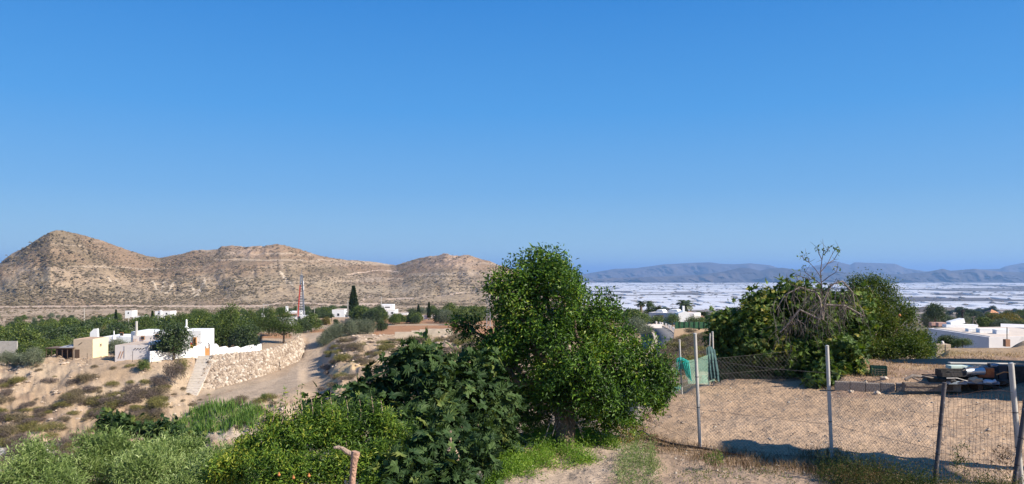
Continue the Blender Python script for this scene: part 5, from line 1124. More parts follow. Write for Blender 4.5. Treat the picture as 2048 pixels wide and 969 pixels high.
for e_, nm in ((P(918, 930, 9.4), 0),):
    t = thing('pruned_stump', 'short pale sawn stump leaning out of the fig leaves', 'stump', e_); MB().tube([(.08, .0, -.45), (0, 0, -.12), (-.07, 0, .12), (-.1, -.02, .2)], [.06, .075, .07, .055], 10).build('wood', bark_pale, t, True); MB().tube([(-.1, -.02, .2), (-.1, -.03, .42)], .012, 5).build('shoot', bark_pale, t)
# --- pomegranate bush in front
D = 9.4
pe = [E(600, 880, 90, 48, D), E(520, 905, 60, 45, D), E(690, 870, 62, 48, D), E(755, 850, 30, 34, D + .2), E(640, 840, 50, 22, D + .2), E(570, 965, 120, 50, D - .6), E(450, 955, 50, 45, D - .2), E(690, 940, 60, 50, D - .6), E(760, 925, 40, 45, D - .4), E(800, 870, 26, 26, D), E(545, 850, 14, 24, D + .2), E(765, 975, 40, 40, D - .9)]
pb = GP(640, 9.4)
WH = [(560, 860, 790), (566, 850, 775), (600, 830, 768), (538, 880, 800), (742, 830, 790), (520, 880, 822), (485, 910, 860), (620, 840, 790), (660, 830, 785), (690, 840, 800), (715, 850, 800), (585, 850, 800), (640, 835, 800), (505, 900, 846), (760, 830, 800)]
def pomx(t, pos, out_, g):
    mb = MB()
    for e in pe:
        limbs(mb, (g.normal(0, .3), g.normal(0, .2), -.4), [Vector(e[:3]) - Vector(pb)], .03, g, 5, .25)
    mb.build('trunk', bark_pale, t, True)
    for px_, py_ in ((558, 950), (587, 956), (618, 952)):
        p = P(px_, py_, 8.15) - Vector(pb); fr = MB().raw(bv0 * .016 + np.array(p), bf0).build('pomegranate', fruit, t); MB().tube([tuple(p + Vector((0, 0, .014))), tuple(p + Vector((0, 0, .026)))], [.006, .009], 6).build('calyx', fruit, fr)
    for px_, py0_, py1_ in WH:  # long whips above the bush
        pts = [P(px_ + (py0_ - y_) * .12 + math.sin(y_ * .07) * 4, y_, D + .1) - Vector(pb) for y_ in np.linspace(py0_, py1_, 7)]
        MB().tube(pts, [.008 - .0009 * k for k in range(7)], 4).build('whip', bark_pale, t)
fruit = basic('pomegranate_skin', (.50, .19, .06), .5, .25, 20)
bigplant('pomegranate_bush', 'leafy pomegranate bush in the lower left with small orange fruit', 'bush', tuple(pb), pe, 2000, 22, .10, .058, .30, LANCE, L_pom, 105, .08, .4, .1, .6, -.7, 1.6, .6, pomx)
# leaves along whips
g = np.random.default_rng(7)
wp = []
for px_, py0_, py1_ in WH:
    for y_ in np.linspace(py0_, py1_, 26): wp.append(np.array(P(px_ + (py0_ - y_) * .12 + math.sin(y_ * .07) * 4, y_, D + .1)) + g.normal(0, .03, 3))
wp = np.array(wp); od = g.normal(0, 1, wp.shape); od /= np.linalg.norm(od, axis=1)[:, None]; v, f = leaves(wp, od, .06, .3, LANCE, g, .5)
ob = link('whip_leaves', mesh('whip_leaves', [(v - np.array(pb), f, 0)], L_pom), [o for o in sc.objects if o.name == 'pomegranate_bush'][0])
t = thing('dead_tree', 'bare sawn off brown trunk with one curved arm standing in front of the bush', 'stump', P(706, 1010, 7.6)); o_ = t.location
pp = lambda a, b_: P(a, b_, 7.6) - o_
MB().tube([pp(703, 1010), pp(705, 960), pp(708, 925), pp(711, 908), pp(712, 904)], [.032, .030, .034, .044, .040], 12).build('stem', basic('stripped_bark', (.42, .25, .17), .8, .25, 18, bump=.6, bscale=40), t, True)
MB().tube([pp(706, 910), pp(692, 903), pp(686, 898), pp(676, 895), pp(668, 896)], [.026, .024, .02, .018, .014], 9).build('arm', bark_pale, t, True)
# --- olive bushes at bottom left
oe = [E(250, 918, 80, 42, 17.5), E(330, 935, 90, 45, 17), E(430, 938, 70, 38, 16.5), E(200, 950, 70, 50, 17), E(300, 965, 120, 50, 16), E(420, 960, 90, 50, 15.5), E(345, 900, 60, 22, 17.5), E(185, 900, 30, 34, 17.5)]
ob_ = GP(320, 17); bigplant('olive_bush', 'broad silvery green olive bush along the lower left', 'bush', tuple(ob_), oe, 1900, 24, .20, .115, .13, LANCE, L_oli, 106, .07, .4, -.4, .4, -.6, 1.2, .8, figstems(oe, ob_, .05))
oe = [E(70, 940, 62, 42, 15.5), E(20, 965, 50, 40, 15), E(110, 965, 50, 30, 15), E(75, 905, 28, 26, 15.6)]
ob2 = GP(60, 15.5); bigplant('olive_bush', 'thin pale olive bush in the bottom left corner', 'bush', tuple(ob2), oe, 420, 20, .20, .11, .13, LANCE, L_oli, 107, .15, .3, -.4, .4, -.6, 1.2, .8, figstems(oe, ob2, .03))
de = [E(215, 850, 24, 14, 19), E(250, 858, 30, 12, 19), E(330, 862, 36, 12, 18.5), E(370, 885, 24, 20, 18.2), E(235, 846, 12, 14, 19), E(290, 860, 20, 8, 19)]
db = GP(280, 19); bigplant('dark_bush', 'dark leafy shrub tops rising behind the silvery olive bush', 'bush', tuple(db), de, 150, 9, .2, .15, .8, FIG, L_fig, 108, .1, .3, .2, .8, -.6, 1.2, .6, figstems(de, db, .04))
# bright reeds on the ravine bank
def tufts(name, label, cat, pts, hgt, wd, per, m, seed, kind='stuff', lean=.3, spread=.3):
    g = np.random.default_rng(seed); pts = np.array(pts); n_ = len(pts) * per; c = np.repeat(pts, per, 0) + np.concatenate([g.normal(0, spread, (n_, 2)), np.zeros((n_, 1))], 1)
    c[:, 2] = ground(c[:, 0], c[:, 1]); d = g.normal(0, lean, (n_, 3)); d[:, 2] = 1; hh_ = hgt * g.uniform(.5, 1.15, n_)
    s = g.normal(0, 1, (n_, 3)); s[:, 2] = 0; s /= np.linalg.norm(s, axis=1)[:, None]
    tip = c + d * hh_[:, None]; mid = c + d * hh_[:, None] * .5 * np.array([.7, .7, 1.1])
    v = np.stack([c - s * wd, c + s * wd, mid + s * wd * .8, tip, mid - s * wd * .8], 1); f = np.array([[0, 1, 2], [0, 2, 4], [4, 2, 3]])[None] + (np.arange(n_) * 5)[:, None, None]
    return tag(link(name, mesh(name, [(v.reshape(-1, 3), f.reshape(-1, 3), 0)], m)), label, cat, kind=kind)
g = np.random.default_rng(44); rp_ = []
for _ in range(340):
    a = g.uniform(318, 520); b_ = g.uniform(97, 106); 
    lo = np.interp(a, [318, 340, 420, 480, 560], [98, 101, 105.5, 104, 100]); 
    if b_ < lo: p = GP(a, b_); rp_.append((p.x, p.y, p.z))
tufts('reeds', 'bright green reeds at the bottom of the ravine', 'reeds', rp_, 1.15, .05, 13, L_grass, 1, lean=.22, spread=.5)

# --- right hand thicket: fig with a dead creeper on top, pomegranate behind
D = 24.0
re_ = [E(1590, 600, 50, 30, D + .3), E(1645, 640, 60, 50, D + .9), E(1530, 610, 40, 28, D + .2), E(1455, 655, 34, 30, D), E(1690, 620, 40, 40, D + .8), E(1500, 640, 58, 46, D), E(1470, 690, 48, 50, D), E(1560, 630, 60, 44, D + .4), E(1540, 700, 80, 50, D - .6), E(1620, 680, 80, 70, D - .2), E(1680, 720, 45, 40, D - 1.2), E(1640, 620, 70, 45, D + .6), E(1600, 740, 60, 34, D - 1.0), E(1500, 745, 70, 28, D), E(1455, 730, 30, 40, D), E(1445, 665, 20, 30, D + .3), E(1700, 660, 40, 50, D)]
rb_ = GP(1600, 24.0)
rt = bigplant('fig_thicket', 'wide fig tree thicket behind the fence at centre right under a dead creeper', 'tree', tuple(rb_), re_, 2300, 9, .30, .165, .85, FIG, L_figr, 110, .08, .38, .2, .8, -.8, 1.0, .6, figstems(re_, rb_, .07))
re2 = [E(1655, 745, 34, 24, 21.6), E(1690, 700, 30, 26, 21.8), E(1640, 765, 36, 14, 21.4), E(1720, 740, 16, 16, 21.6)]
rb2 = GP(1655, 21.8); bigplant('fig_shoots', 'sunlit low fig shoots just behind the second fence post', 'bush', tuple(rb2), re2, 130, 8, .22, .19, .95, FIG, L_figr, 111, .05, .3, .2, .8, -.7, 1.2, .6, figstems(re2, rb2, .03))
D = 26.5
pe2 = [E(1712, 612, 40, 40, D), E(1700, 650, 60, 70, D), E(1850, 695, 26, 24, D), E(1800, 700, 60, 26, D - .6), E(1745, 610, 52, 46, D), E(1720, 580, 26, 26, D), E(1775, 580, 20, 20, D), E(1790, 660, 60, 50, D), E(1720, 670, 60, 50, D), E(1825, 690, 36, 28, D), E(1760, 700, 70, 30, D - .4), E(1805, 625, 28, 26, D), E(1700, 625, 36, 40, D), E(1752, 570, 10, 16, D), E(1735, 565, 10, 14, D), E(1845, 705, 18, 14, D)]
pb2 = GP(1765, 26.0)
def pomy(t, pos, out_, g):
    figstems(pe2, pb2, .05)(t, pos, out_, g)
    for px_, py_ in ((1718, 652), (1733, 651), (1799, 631)):
        p = P(px_, py_, 25.2) - Vector(pb2); MB().raw(bv0 * .045 + np.array(p), bf0).build('pomegranate', fruit, t)
bigplant('pomegranate_tree', 'tall fine leaved pomegranate at the right end of the thicket', 'tree', tuple(pb2), pe2, 3200, 22, .22, .085, .36, LANCE, L_pom2, 112, .12, .35, -.2, .6, -.8, 1.0, .7, pomy)
# dead creeper dome and the bare sapling above it
g = np.random.default_rng(120); D = 22.4
cr_t = thing('dead_creeper', 'tangled grey dome of dead hanging creeper stems on top of the thicket', 'creeper', P(1640, 700, D)); o_ = cr_t.location
arcs = [[(1645, 640), (1640, 600), (1632, 585), (1600, 575), (1570, 590), (1552, 625)], [(1645, 640), (1650, 600), (1662, 572), (1685, 563), (1705, 585), (1712, 625)], [(1650, 612), (1690, 612), (1722, 632)], [(1640, 640), (1600, 620), (1575, 650), (1560, 668)], [(1645, 620), (1620, 590), (1585, 578)], [(1650, 600), (1680, 580), (1700, 600)], [(1640, 660), (1590, 640), (1560, 640)]]
mb = MB()
for k in range(190):
    ar_ = arcs[int(g.integers(len(arcs)))]; i_ = int(g.integers(1, len(ar_))); f_ = g.random()
    a0, b0 = np.array(ar_[i_ - 1]) * (1 - f_) + np.array(ar_[i_]) * f_ + g.normal(0, 7, 2); p = np.array(P(a0, b0, D + g.normal(0, .25)) - o_)
    L_ = g.gamma(3, .22) + .12; v_ = np.array([g.normal(0, .5), g.normal(0, .4), g.normal(-.2, .5)]); pts = [Vector(p)]
    for s_ in range(7):
        v_ = v_ * .75 + np.array([g.normal(0, .28), g.normal(0, .2), -.33 + g.normal(0, .16)]); p = p + v_ / max(np.linalg.norm(v_), .3) * L_ / 7; pts.append(Vector(p))
    mb.tube(pts, list(np.linspace(1, .35, 8) * g.uniform(.005, .012)), 4, cap=False)
mb.build('hanging_stems', basic('dead_creeper_bark', (.135, .11, .095), .9, .35, 6), cr_t)
mb = MB()
for pts in ([(1645, 640), (1640, 600), (1632, 585), (1600, 575), (1570, 590), (1552, 620)], [(1645, 640), (1650, 600), (1662, 570), (1685, 563), (1705, 585), (1712, 625)], [(1650, 610), (1690, 612), (1722, 630)], [(1640, 640), (1600, 620), (1575, 650), (1560, 665)]):
    mb.tube([P(a, b_, D + .05) - o_ for a, b_ in pts], [.038, .032, .028, .024, .018, .013][:len(pts)], 7)
mb.build('thick_stem', wood_dead, cr_t, True)
bs_t = thing('bare_sapling', 'thin nearly leafless sapling rising against the sky above the dead creeper', 'sapling', P(1645, 590, D)); o_ = bs_t.location
mb = MB(); tips = []
BR = [[(1645, 595), (1643, 570), (1641, 545), (1644, 520), (1648, 500)], [(1642, 555), (1630, 538), (1618, 525), (1612, 508)], [(1641, 545), (1655, 528), (1664, 510), (1672, 497)], [(1643, 570), (1625, 556), (1610, 545), (1606, 530)], [(1643, 565), (1660, 552), (1672, 545), (1676, 535)], [(1644, 520), (1638, 508), (1634, 495)], [(1655, 528), (1668, 520), (1680, 500)], [(1645, 580), (1610, 578), (1595, 560), (1592, 550)], [(1618, 525), (1608, 520), (1604, 512)], [(1645, 585), (1665, 572), (1678, 560)], [(1648, 510), (1656, 500), (1660, 494)], [(1600, 575), (1582, 570), (1576, 562)], [(1630, 556), (1620, 560), (1600, 552)]]
for b_ in BR:
    pts = [P(a, c_, D + g.normal(0, .12)) - o_ for a, c_ in b_]; mb.tube(pts, [.022 - .0035 * k if b_ is BR[0] else .013 - .0028 * k for k in range(len(pts))], 5); tips += [np.array(pts[-1]), np.array(pts[-1].lerp(pts[-2], .35))]
    for q in range(5):
        i_ = int(g.integers(1, len(pts))); s_ = Vector(pts[i_]); e_ = s_ + Vector(g.normal(0, .10, 3)) + Vector((0, 0, .08)); mb.tube([s_, e_], [.006, .003], 3)
mb.build('branches', basic('sapling_bark', (.10, .075, .065), .8, .2, 9), bs_t)
tp = np.repeat(np.array(tips), 3, 0) + g.normal(0, .045, (len(tips) * 3, 3)); od = g.normal(0, 1, tp.shape) + np.array([0, 0, -.8]); od /= np.linalg.norm(od, axis=1)[:, None]
v, f = leaves(tp, od, .11, .5, LANCE, g, .4); link('leaves', mesh('leaves', [(v, f, 0)], L_figr), bs_t)
# small dark bush before the white building, weeds by the box
at('broad2', 1897, 704, 33.5, .15, 'dark bush against the shaded wall of the white building', .21); at('bush', 1925, 695, 31.5, .2, 'low green weeds at the terrace edge by the white building', .3)

# --- fence
postm = galv
def fpost(top_, bot_, D, r, label, m=postm, D2=None):
    b_ = P(bot_[0], bot_[1], D); b_.z = min(b_.z, gz(b_.x, b_.y)) ; t_ = P(top_[0], top_[1], D2 or D); d = t_ - b_
    t = thing('fence_post', label, 'fence post', b_, 0, 'fence posts of the chain link fence')
    MB().tube([-.4 * d.normalized(), (0, 0, 0), d * .5, d], r, 12).build('tube', m, t, True)
    MB().tube([d * 1.0, d * 1.006], [r * 1.12, r * .5], 12).build('cap', m, t); 
    for k in (.35, .62): MB().tube([d * k - d.normalized() * .006, d * k + d.normalized() * .006], r * 1.12, 10).build('tie_wire', iron, t)
    return b_, t_
p1 = fpost((1274, 748), (1277, 805), 17.4, .024, 'short grey post at the left end of the chain link fence')
p2 = fpost((1359, 680), (1364, 782), 20.6, .024, 'thin post holding the bunched turquoise net')
p3 = fpost((1425, 664), (1428, 766), 21.9, .026, 'pale corner post between the turquoise net and the thicket')
p3b = fpost((1420, 668), (1417, 690), 21.8, .018, 'short bent stick beside the pale corner post')
p4 = fpost((1390, 668), (1400, 887), 14.3, .031, 'tall grey steel post standing left of the sand plot')
p5 = fpost((1654, 692), (1664, 925), 13.3, .031, 'tall grey steel post in the middle of the sand plot')
rust = basic('rusty_tube', (.085, .075, .078), .7, .3, 6, stains=((.45, .43, .42), 14, .62))
p6 = fpost((1889, 766), (1868, 985), 11.4, .030, 'dark leaning post between the two meshes', rust)
p7 = fpost((2022, 727), (2044, 985), 11.6, .038, 'thick pale steel post near the right edge')
p8 = fpost((2052, 800), (2024, 1000), 11.3, .034, 'dark slanting brace crossing the thick pale post', rust)
wirem = basic('fence_wire', (.16, .145, .13), .6, .3, 8, metal=.3)
def chain(b0, b1, h0, h1, sp, label, name='chain_link_mesh', r=.0016, topr=.0026, zlift=.0):
    """diamond mesh between two post feet"""
    b0, b1 = Vector(b0), Vector(b1); d = b1 - b0; Lh = Vector((d.x, d.y, 0)).length; u = Vector((d.x, d.y, 0)) / Lh; segs = []; g = np.random.default_rng(int(Lh * 100))
    def pt(s, z): 
        f_ = s / Lh; gx, gy = b0.x + u.x * s, b0.y + u.y * s; zb_ = b0.z * (1 - f_) + b1.z * f_; sag = math.sin(f_ * math.pi) * .02
        return (gx + u.y * (.02 * math.sin(s * 2.3 + z * 3)), gy - u.x * (.02 * math.sin(s * 2.3 + z * 3)), zb_ + z * (1 - sag))
    hm_ = max(h0, h1); n_ = int((Lh + hm_) / sp) + 1
    for k in range(n_):
        for sg_ in (1, -1):
            s0_ = k * sp if sg_ == -1 else k * sp - hm_
            lo, hi = 0, hm_
            pts = []
            for z in np.linspace(0, hm_, 9):
                s = s0_ + z if sg_ == 1 else s0_ - z
                if 0 <= s <= Lh and z <= h0 + (h1 - h0) * s / Lh + .02: pts.append(pt(s, z))
            segs += list(zip(pts, pts[1:]))
    v, f = wires(segs, r); t = thing('chain_link_fence', label, 'fence', b0, 0)
    link('mesh', mesh('mesh', [(v - np.array(b0), f, 0)], wirem), t)
    for fr_ in (.02, .42, .99):
        pts = [Vector(pt(s, (h0 + (h1 - h0) * s / Lh) * fr_)) - b0 for s in np.linspace(0, Lh, 12)]; MB().tube(pts, topr, 4).build('line_wire', wirem, t)
    return t
f4, f5, f6, f7 = p4[0], p5[0], p6[0], p7[0]
def h_at(p, py_): return ZZ(py_, p.y) - p.z
chain(f4, f5, h_at(f4, 716), h_at(f5, 745), .062, 'chain link mesh between the two tall grey posts')
chain(f5, f6, h_at(f5, 745), h_at(f6, 778), .062, 'chain link mesh from the middle tall post to the dark leaning post')
chain(p1[0], f4, h_at(p1[0], 752), h_at(f4, 716), .07, 'chain link mesh running from the short left post to the tall grey post')
chain(p1[0], p2[0], h_at(p1[0], 752), h_at(p2[0], 722), .075, 'chain link mesh along the tree side of the plot')
chain(p2[0], p3[0], h_at(p2[0], 722), h_at(p3[0], 716), .075, 'chain link mesh behind the stretched pale net')
bk = P(1600, 776, 22.6); bk.z = gz(bk.x, bk.y)
chain(p3[0], bk, h_at(p3[0], 717), .9, .12, 'back chain link mesh in front of the dark thicket', r=.0022)
# square livestock mesh on the right
def square(b0, b1, h, label):
    b0, b1 = Vector(b0), Vector(b1); d = b1 - b0; segs = []; g = np.random.default_rng(8)
    for k in range(24):
        f_ = k / 23; q = b0.lerp(b1, f_); pts = [(q.x + g.normal(0, .008), q.y, q.z + z) for z in np.linspace(0, h, 8)]; segs += list(zip(pts, pts[1:]))
    for z in np.linspace(.05, h, 10):
        pts = [tuple(b0.lerp(b1, f_) + Vector((0, 0, z + .05 * math.sin(f_ * 5 + z * 3) + g.normal(0, .006)))) for f_ in np.linspace(0, 1, 16)]; segs += list(zip(pts, pts[1:]))
    v, f = wires(segs, .0022); t = thing('wire_fence', label, 'fence', b0); link('mesh', mesh('mesh', [(v - np.array(b0), f, 0)], basic('rusty_wire', (.11, .06, .045), .8, .3, 8)), t); return t
square(f6, f7, h_at(f6, 786), 'rusty square wire fencing between the dark leaning post and the pale post')
square(f7, f7 + Vector((1.6, -.25, 0)), h_at(f7, 800), 'rusty square wire fencing right of the thick pale post')
# --- turquoise net
netm, n, N = newmat('turquoise_net'); L = n.links.new
b = N('ShaderNodeBsdfPrincipled'); b.inputs['Base Color'].default_value = (.02, .42, .36, 1); b.inputs['Roughness'].default_value = .7; tp_ = N('ShaderNodeBsdfTransparent'); mx = N('ShaderNodeMixShader'); out = N('ShaderNodeOutputMaterial')
tr = N('ShaderNodeBsdfTranslucent'); tr.inputs[0].default_value = (.02, .5, .42, 1); m2_ = N('ShaderNodeMixShader'); m2_.inputs[0].default_value = .35; L(b.outputs[0], m2_.inputs[1]); L(tr.outputs[0], m2_.inputs[2])
mx.inputs[0].default_value = .82; L(tp_.outputs[0], mx.inputs[1]); L(m2_.outputs[0], mx.inputs[2]); L(mx.outputs[0], out.inputs[0])
netp, n, N = newmat('pale_net'); L = n.links.new
b = N('ShaderNodeBsdfPrincipled'); b.inputs['Base Color'].default_value = (.20, .36, .28, 1); b.inputs['Roughness'].default_value = .8; tp_ = N('ShaderNodeBsdfTransparent'); mx = N('ShaderNodeMixShader'); out = N('ShaderNodeOutputMaterial')
mx.inputs[0].default_value = .45; L(tp_.outputs[0], mx.inputs[1]); L(b.outputs[0], mx.inputs[2]); L(mx.outputs[0], out.inputs[0])
def sheet(outline_top, outline_bot, D0_, D1_, nu_, nv_, amp, fr_, seed):
    g = np.random.default_rng(seed); U = np.linspace(0, 1, nu_); v = []
    for i_, u in enumerate(U):
        ta = np.array(outline_top); ba = np.array(outline_bot); k = np.linspace(0, 1, len(ta)); tx, ty = np.interp(u, k, ta[:, 0]), np.interp(u, k, ta[:, 1]); kb_ = np.linspace(0, 1, len(ba)); bx_, by_ = np.interp(u, kb_, ba[:, 0]), np.interp(u, kb_, ba[:, 1])
        for w__ in np.linspace(0, 1, nv_):
            D_1 = D0_ + (D1_ - D0_) * u + amp * math.sin(u * fr_ + w__ * 2) * (.3 + w__) + g.normal(0, amp * .15); v.append(tuple(P(tx + (bx_ - tx) * w__, ty + (by_ - ty) * w__, D_1)))
    ix = np.arange(nu_ * nv_).reshape(nu_, nv_); f = np.stack([ix[:-1, :-1], ix[1:, :-1], ix[1:, 1:], ix[:-1, 1:]], -1).reshape(-1, 4); return np.array(v), f
nt_ = thing('turquoise_net', 'bunched turquoise shade net tied to the thin post and trailing on the ground', 'net', P(1362, 716, 20.5)); o_ = np.array(nt_.location)
for nm, a, b_, q in (('gathered_cloth', [(1352, 718), (1362, 714), (1374, 720)], [(1350, 762), (1356, 742), (1366, 738), (1383, 762)], .07), ('left_tail', [(1352, 722), (1360, 720)], [(1348, 770), (1356, 752)], .05), ('ground_scrap', [(1346, 776), (1362, 770)], [(1344, 785), (1362, 780)], .05), ('right_fold', [(1362, 716), (1378, 722)], [(1372, 752), (1384, 764)], .06)):
    v, f = sheet(a, b_, 20.35, 20.5, 22, 14, q, 26, 3); link(nm, mesh(nm, [(v - o_, f, 0)], netm, True), nt_)
pn = thing('pale_net', 'stretched see through pale green net between the turquoise bunch and the corner post', 'net', P(1400, 716, 21.2)); o_ = np.array(pn.location)
v, f = sheet([(1372, 722), (1395, 718), (1426, 706)], [(1376, 768), (1400, 768), (1430, 762)], 20.7, 21.7, 26, 14, .03, 15, 5); link('cloth', mesh('cloth', [(v - o_, f, 0)], netp, True), pn)
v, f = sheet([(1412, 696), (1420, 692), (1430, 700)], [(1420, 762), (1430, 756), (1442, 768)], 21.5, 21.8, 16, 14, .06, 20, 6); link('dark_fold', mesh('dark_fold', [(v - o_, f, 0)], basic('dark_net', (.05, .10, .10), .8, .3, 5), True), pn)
v, f = sheet([(1404, 752), (1410, 750)], [(1398, 768), (1420, 770)], 21.2, 21.4, 8, 6, .03, 8, 7); link('loose_corner', mesh('loose_corner', [(v - o_, f, 0)], netp, True), pn)

# --- block edging of the upper terrace: each block a thing
blk = basic('grey_block', (.26, .215, .18), .95, .12, 4, bump=.5, bscale=30, stains=((.36, .29, .23), 2.5, .58))
g = np.random.default_rng(33); P0, P1_ = P(1677, 776, 20.85), P(1806, 781, 20.1); d = P1_ - P0
lbs = ['first grey block of the terrace edging, half under the fig leaves', 'second grey block of the terrace edging', 'third grey block of the terrace edging, below the green crate', 'fourth grey block of the terrace edging, right of the crate', 'last grey block of the terrace edging, set apart by a gap']
for k, (a, b_) in enumerate(((1665, 1694), (1695, 1724.5), (1725.5, 1755), (1756, 1784), (1787, 1808))):
    c0, c1 = P(a, 776, 20.75 - .004 * (a - 1665)), P(b_, 776, 20.75 - .004 * (b_ - 1665)); z = gz(c0.x, c0.y - .3)
    bm = MB(); ln = (c1 - c0).length; o = bm.box(0, ln, 0, .2, -.06, .235).build('concrete_block', blk, None, False, (c0.x, c0.y - .16, z), math.atan2(c1.y - c0.y, c1.x - c0.x)); tag(o, lbs[k], 'block', 'terrace edging blocks')
    bv_ = o.modifiers.new('b', 'BEVEL'); bv_.width = .008
# --- green crate
cm = basic('green_plastic', (.025, .085, .055), .45, .2, 5); cr_ = thing('vegetable_crate', 'dark green slatted plastic crate standing on the terrace edge', 'crate', (0, 0, 0))
cw, cdp, chh = .40, .30, .27
for nm, x0_, x1_, y0_, y1_ in (('front_side', -cw / 2, cw / 2, 0, .012), ('back_side', -cw / 2, cw / 2, cdp - .012, cdp), ('left_side', -cw / 2, -cw / 2 + .012, .013, cdp - .013), ('right_side', cw / 2 - .012, cw / 2, .013, cdp - .013)):
    mb = MB()
    for k in range(5):
        z_ = .0 + k * .054; mb.box(x0_, x1_, y0_, y1_, z_, z_ + (.022 if k < 4 else .05))
    for q in range(6):
        f_ = q / 5
        if x1_ - x0_ > .1: xx_ = x0_ + f_ * (x1_ - x0_ - .02); mb.box(xx_, xx_ + .02, y0_ - .004 if nm == 'front_side' else y0_, y1_ + (.004 if nm == 'back_side' else 0), 0, chh)
        else: yy_ = y0_ + f_ * (y1_ - y0_ - .02); mb.box(x0_ - .003 if nm == 'left_side' else x0_, x1_ + (.003 if nm == 'right_side' else 0), yy_, yy_ + .02, 0, chh)
    mb.build(nm, cm, cr_)
MB().box(-cw / 2 + .013, cw / 2 - .013, .013, cdp - .013, 0, .015).build('bottom', cm, cr_)
cp = P(1755, 757, 21.25); cr_.location = (cp.x, cp.y - .1, gz(cp.x, cp.y) + .005); cr_.rotation_euler = (0, 0, R(-18))
# stones and litter on the edge
def rock(px, py_, D, s_, lb, m=None):
    g = np.random.default_rng(int(px)); p = P(px, py_, D); p.z = gz(p.x, p.y) + s_ * .3; v = bv0 * s_ * np.array([1.2, .9, .7]) * (1 + .18 * g.normal(0, 1, (len(bv0), 1)))
    return tag(link('stone', mesh('stone', [(v, bf0, 0)], m or stone_m), None, p, g.uniform(0, 6)), lb, 'stone')
rock(1768, 757, 20.7, .085, 'pale stone leaning on the right side of the green crate'); rock(1754, 777, 20.0, .085, 'pale stone on the sand below the third block'); rock(1701, 775, 20.2, .06, 'small pale stone below the first blocks'); rock(1731, 756, 20.9, .06, 'brown stone left of the green crate')
rock(947, 935, 9.6, .07, 'pale rock among the weeds beside the sawn stump'); rock(1190, 962, 10.6, .05, 'small stone on the bare path at the bottom')
# dead branch by the pile
dbn = thing('dead_branch', 'bleached dead branch lying between the blocks and the scrap pile', 'branch', P(1820, 762, 19.9)); o_ = dbn.location
MB().tube([P(1810, 760, 19.9) - o_, P(1825, 752, 19.9) - o_, P(1845, 754, 20) - o_, P(1880, 758, 20.1) - o_], [.04, .045, .035, .015], 8).build('limb', wood_dead, dbn, True)
MB().tube([P(1822, 754, 19.9) - o_, P(1838, 762, 19.8) - o_, P(1860, 766, 19.7) - o_], [.03, .02, .008], 6).build('side_limb', wood_dead, dbn, True)
MB().box(0, 1.25, 0, .22, -.25, .02).build('x', wood_dark) ; bpy.data.objects.remove(bpy.data.objects['x'])
ed = tag(MB().box(0, 1.35, 0, .2, -.22, -.02).box(.02, 1.3, -.02, -.003, -.1, -.05).build('timber_edge', basic('weathered_timber', (.22, .17, .13), .9, .25, 4, bump=.5, bscale=20), None, loc=P(1810, 765, 19.75)), 'weathered timber beam continuing the block edging', 'timber'); ed.rotation_euler.z = R(-6)
# --- scrap pile
zp = ZZ(772, 19.6); XB = M2(1898, 19.6)
def pilebox(name, lb, cat, pxa, pxb, pya, pyb, D, dep, m, rz=0, ry=0):
    a, b_ = M2(pxa, D), M2(pxb, D); zt, zb_ = ZZ(pya, D), ZZ(pyb, D); t = tag(MB().obox((0, 0, 0), b_ - a, dep, zt - zb_, ry=ry).build(name, m, None, loc=((a + b_) / 2, D + dep / 2, (zt + zb_) / 2), rz=rz), lb, cat)
    bv_ = t.modifiers.new('b', 'BEVEL'); bv_.width = .006; return t
darkp = basic('dark_scrap', (.04, .036, .034), .75, .4, 6, bump=.5, bscale=9); palep = basic('pale_painted_board', (.58, .66, .56), .6, .1, 3, stains=((.35, .36, .3), 3, .58)); bluep = basic('blue_board', (.26, .31, .36), .7, .15, 3, stains=((.12, .15, .22), 3, .5))
t = thing('pallet', 'dark timber pallet carrying the scrap pile', 'pallet', P(1960, 772, 19.7))
for k in range(6): MB().box(-.85 + k * .28, -.85 + k * .28 + .2, -.1, 1.2, .12, .145).build('deck_board', wood_dark, t)
for k in range(3): MB().box(-.86 + k * .75, -.86 + k * .75 + .12, -.1, 1.2, -.1, .117).build('bearer', wood_dark, t)
pilebox('blue_edge_board', 'blue grey board lying along the front of the scrap pile', 'board', 1898, 1999, 764, 769.5, 19.45, .12, bluep, R(-1))
pilebox('dark_box', 'long black box under the pale board in the scrap pile', 'box', 1899, 1996, 744, 763, 19.75, .6, darkp)
pb1 = pilebox('pale_board', 'pale green painted board leaning on top of the scrap pile', 'board', 1903, 1946, 732.5, 739, 19.9, .28, palep, R(-2))
pilebox('long_plank', 'long grey white plank across the top of the scrap pile', 'plank', 1903, 2030, 726.8, 729.4, 20.4, .16, basic('grey_plank', (.50, .46, .40), .85, .15, 3), R(-3), R(.6))
pilebox('blue_sheet', 'tall blue grey panel behind the rust coloured box', 'panel', 1940, 1998, 733, 745, 20.25, .1, bluep)
rbx = pilebox('rusty_box', 'rust orange metal box in the scrap pile', 'box', 1957, 1989, 737, 756, 19.7, .35, basic('rust_orange', (.36, .10, .04), .7, .25, 4, stains=((.62, .22, .06), 3, .55)))
pilebox('dark_slab', 'dark upright slab at the right of the scrap pile', 'slab', 1998, 2014, 731, 762, 19.8, .5, basic('dark_blue_slab', (.045, .045, .055), .6, .2, 4)); pilebox('dark_crate', 'nearly black crate at the far right of the scrap pile', 'crate', 2015, 2075, 733, 768, 19.9, .8, darkp)
